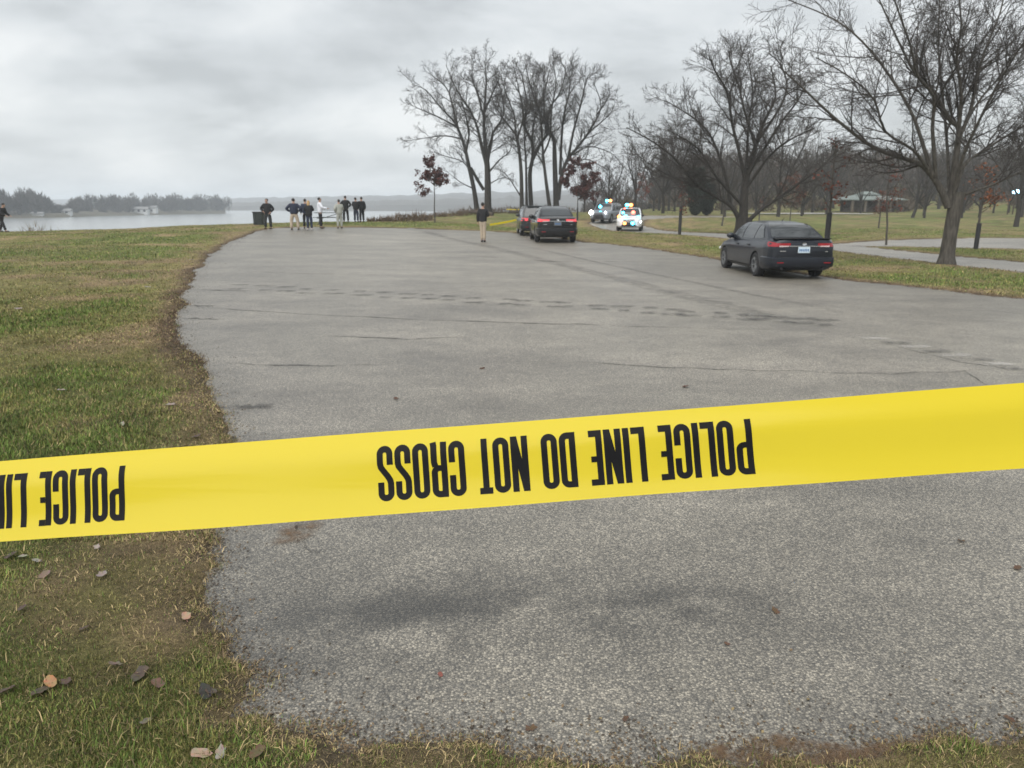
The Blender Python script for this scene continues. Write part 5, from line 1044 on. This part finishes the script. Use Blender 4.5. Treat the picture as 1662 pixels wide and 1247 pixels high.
def pavilion():
    p = on(1402, 126); root = empty('picnic_pavilion', p, .15); root.scale = (.86, .86, .86); tag(root, 'low park pavilion with a pale green hipped metal roof', 'pavilion'); L, W_, z0, z1 = 5.7, 4.2, 2.35, 3.35
    v = [(-L, -W_, z0), (L, -W_, z0), (L, W_, z0), (-L, W_, z0), (-L*.30, 0, z1), (L*.30, 0, z1), (-L, -W_, z0-.18), (L, -W_, z0-.18), (L, W_, z0-.18), (-L, W_, z0-.18)]
    rf = newmesh('roof', v, [(0, 1, 5, 4), (1, 2, 5), (2, 3, 4, 5), (3, 0, 4), (0, 6, 7, 1), (1, 7, 8, 2), (2, 8, 9, 3), (3, 9, 6, 0), (9, 8, 7, 6)], M['roofg'], root, False)
    v = [(-1.9, -1.4, 3.25), (1.9, -1.4, 3.25), (1.9, 1.4, 3.25), (-1.9, 1.4, 3.25), (-1, 0, 3.85), (1, 0, 3.85)]; newmesh('cupola', v, [(0, 1, 5, 4), (1, 2, 5), (2, 3, 4, 5), (3, 0, 4), (3, 2, 1, 0)], M['roofg'], rf, False)
    MB().box((0.6, .6, 1.1), (7.2, 4.5, 2.2)).build('wall', M['stone'], root, False); MB().box((0, 0, .02), (11, 8, .12)).build('floor_slab', M['bank'], root, False)
    for x in (-5.2, -2.6, 0, 2.6, 5.2):
        for y in (-3.8, 3.8): MB().box((x, y, 1.1), (.38, .38, 2.18)).build('column', M['stone'], root, False)
    for x in (-1.2, 1.5, 3.4): MB().box((x, -1.66, 1.05), (.9, .06, 1.9)).build('door', M['trim'], root, False)
pavilion()
p = on(1637, 104); root = empty('beacon_post', p); tag(root, 'twin post carrying a blue white flashing beacon on the hillside lawn', 'beacon')
for x in (-.35, .35): MB().box((x, 0, 1.3), (.12, .12, 2.9)).build('post', M['log'], root, False)
MB().box((0.1, 0, 2.85), (1.5, .14, .1)).build('cross_bar', M['log'], root, False)
for x in (.1, .5, .9): MB().ball((x, -.1, 3.05+.12*(x == .5)), (.24, .2, .20), 12, 8).build('beacon', M['blue_far'], root)
M['hw'] = plain('white_siding', (0.6, 0.61, 0.61), 0.7, var=0.08, scale=1); M['hroof'] = plain('grey_shingle', (0.2, 0.2, 0.2), 0.9, var=0.15, scale=2); M['pane'] = plain('house_pane', (0.03, 0.035, 0.04), 0.1)
def house(px, L, W_, H, lab, rz=0.2, dd=7):
    d = float(np.interp(px, [q[0] for q in bank_px], [q[2] for q in bank_px]))+dd; a, _ = ray(px, 350); root = empty('white_house', (a*d, d, -2.3), rz); tag(root, lab, 'house')
    MB().box((0, 0, H/2-.4), (L, W_, H+.8)).build('wall', M['hw'], root, False); e = .5
    newmesh('roof', [(-L/2-e, -W_/2-e, H), (L/2+e, -W_/2-e, H), (L/2+e, W_/2+e, H), (-L/2-e, W_/2+e, H), (-L/2-e, 0, H+W_*.28), (L/2+e, 0, H+W_*.28), (-L/2-e, -W_/2-e, H-.2), (L/2+e, -W_/2-e, H-.2)], [(0, 1, 5, 4), (2, 3, 4, 5), (1, 2, 5), (3, 0, 4), (0, 6, 7, 1)], M['hroof'], root, False)
    for k in range(int(L//3)): MB().box((-L/2+1.5+3*k, -W_/2-.04, 1.5), (1.2, .1, 1.2)).build('window', M['pane'], root, False)
house(105, 6, 4, 1.8, 'small white house in a gap of the trees across the river', .25); house(228, 9, 5, 2.4, 'long white house at the foot of the wood across the river', .2); house(250, 4, 4, 3.2, 'tall narrow white boathouse beside the long white house across the river', .1); house(62, 4, 2.5, .9, 'tiny low white cabin at the waterline across the river', .25, 4)
M['far_road'] = plain('pale_gravel', (0.42, 0.41, 0.38), 0.9, var=0.15, scale=1)
FR = [on2(1180, 106), on2(1260, 110), on2(1330, 114), on2(1420, 112)]; q = ribbon_poly(FR, 4.5); n_ = len(FR)
tag(newmesh('far_road', [(x, y, float(lawn_z(np.array([x]), np.array([y]))[0])+.12) for x, y in q], [(i, i+1, 2*n_-2-i, 2*n_-1-i) for i in range(n_-1)], M['far_road']), kind='structure')
# ------------------------------------------------------------------ haze
hz = MB().box((0, 1000, 15), (5000, 3400, 42)); M['haze'] = bpy.data.materials.new('haze_air'); M['haze'].use_nodes = True; nt = M['haze'].node_tree; nt.nodes.clear(); ho = nt.nodes.new('ShaderNodeOutputMaterial'); pv = nt.nodes.new('ShaderNodeVolumePrincipled'); pv.inputs['Color'].default_value = (0.86, 0.92, 0.98, 1); pv.inputs['Density'].default_value = 0.00066; pv.inputs['Anisotropy'].default_value = 0.0; nt.links.new(pv.outputs[0], ho.inputs['Volume'])
tag(hz.build('haze', M['haze'], None, False), kind='stuff')
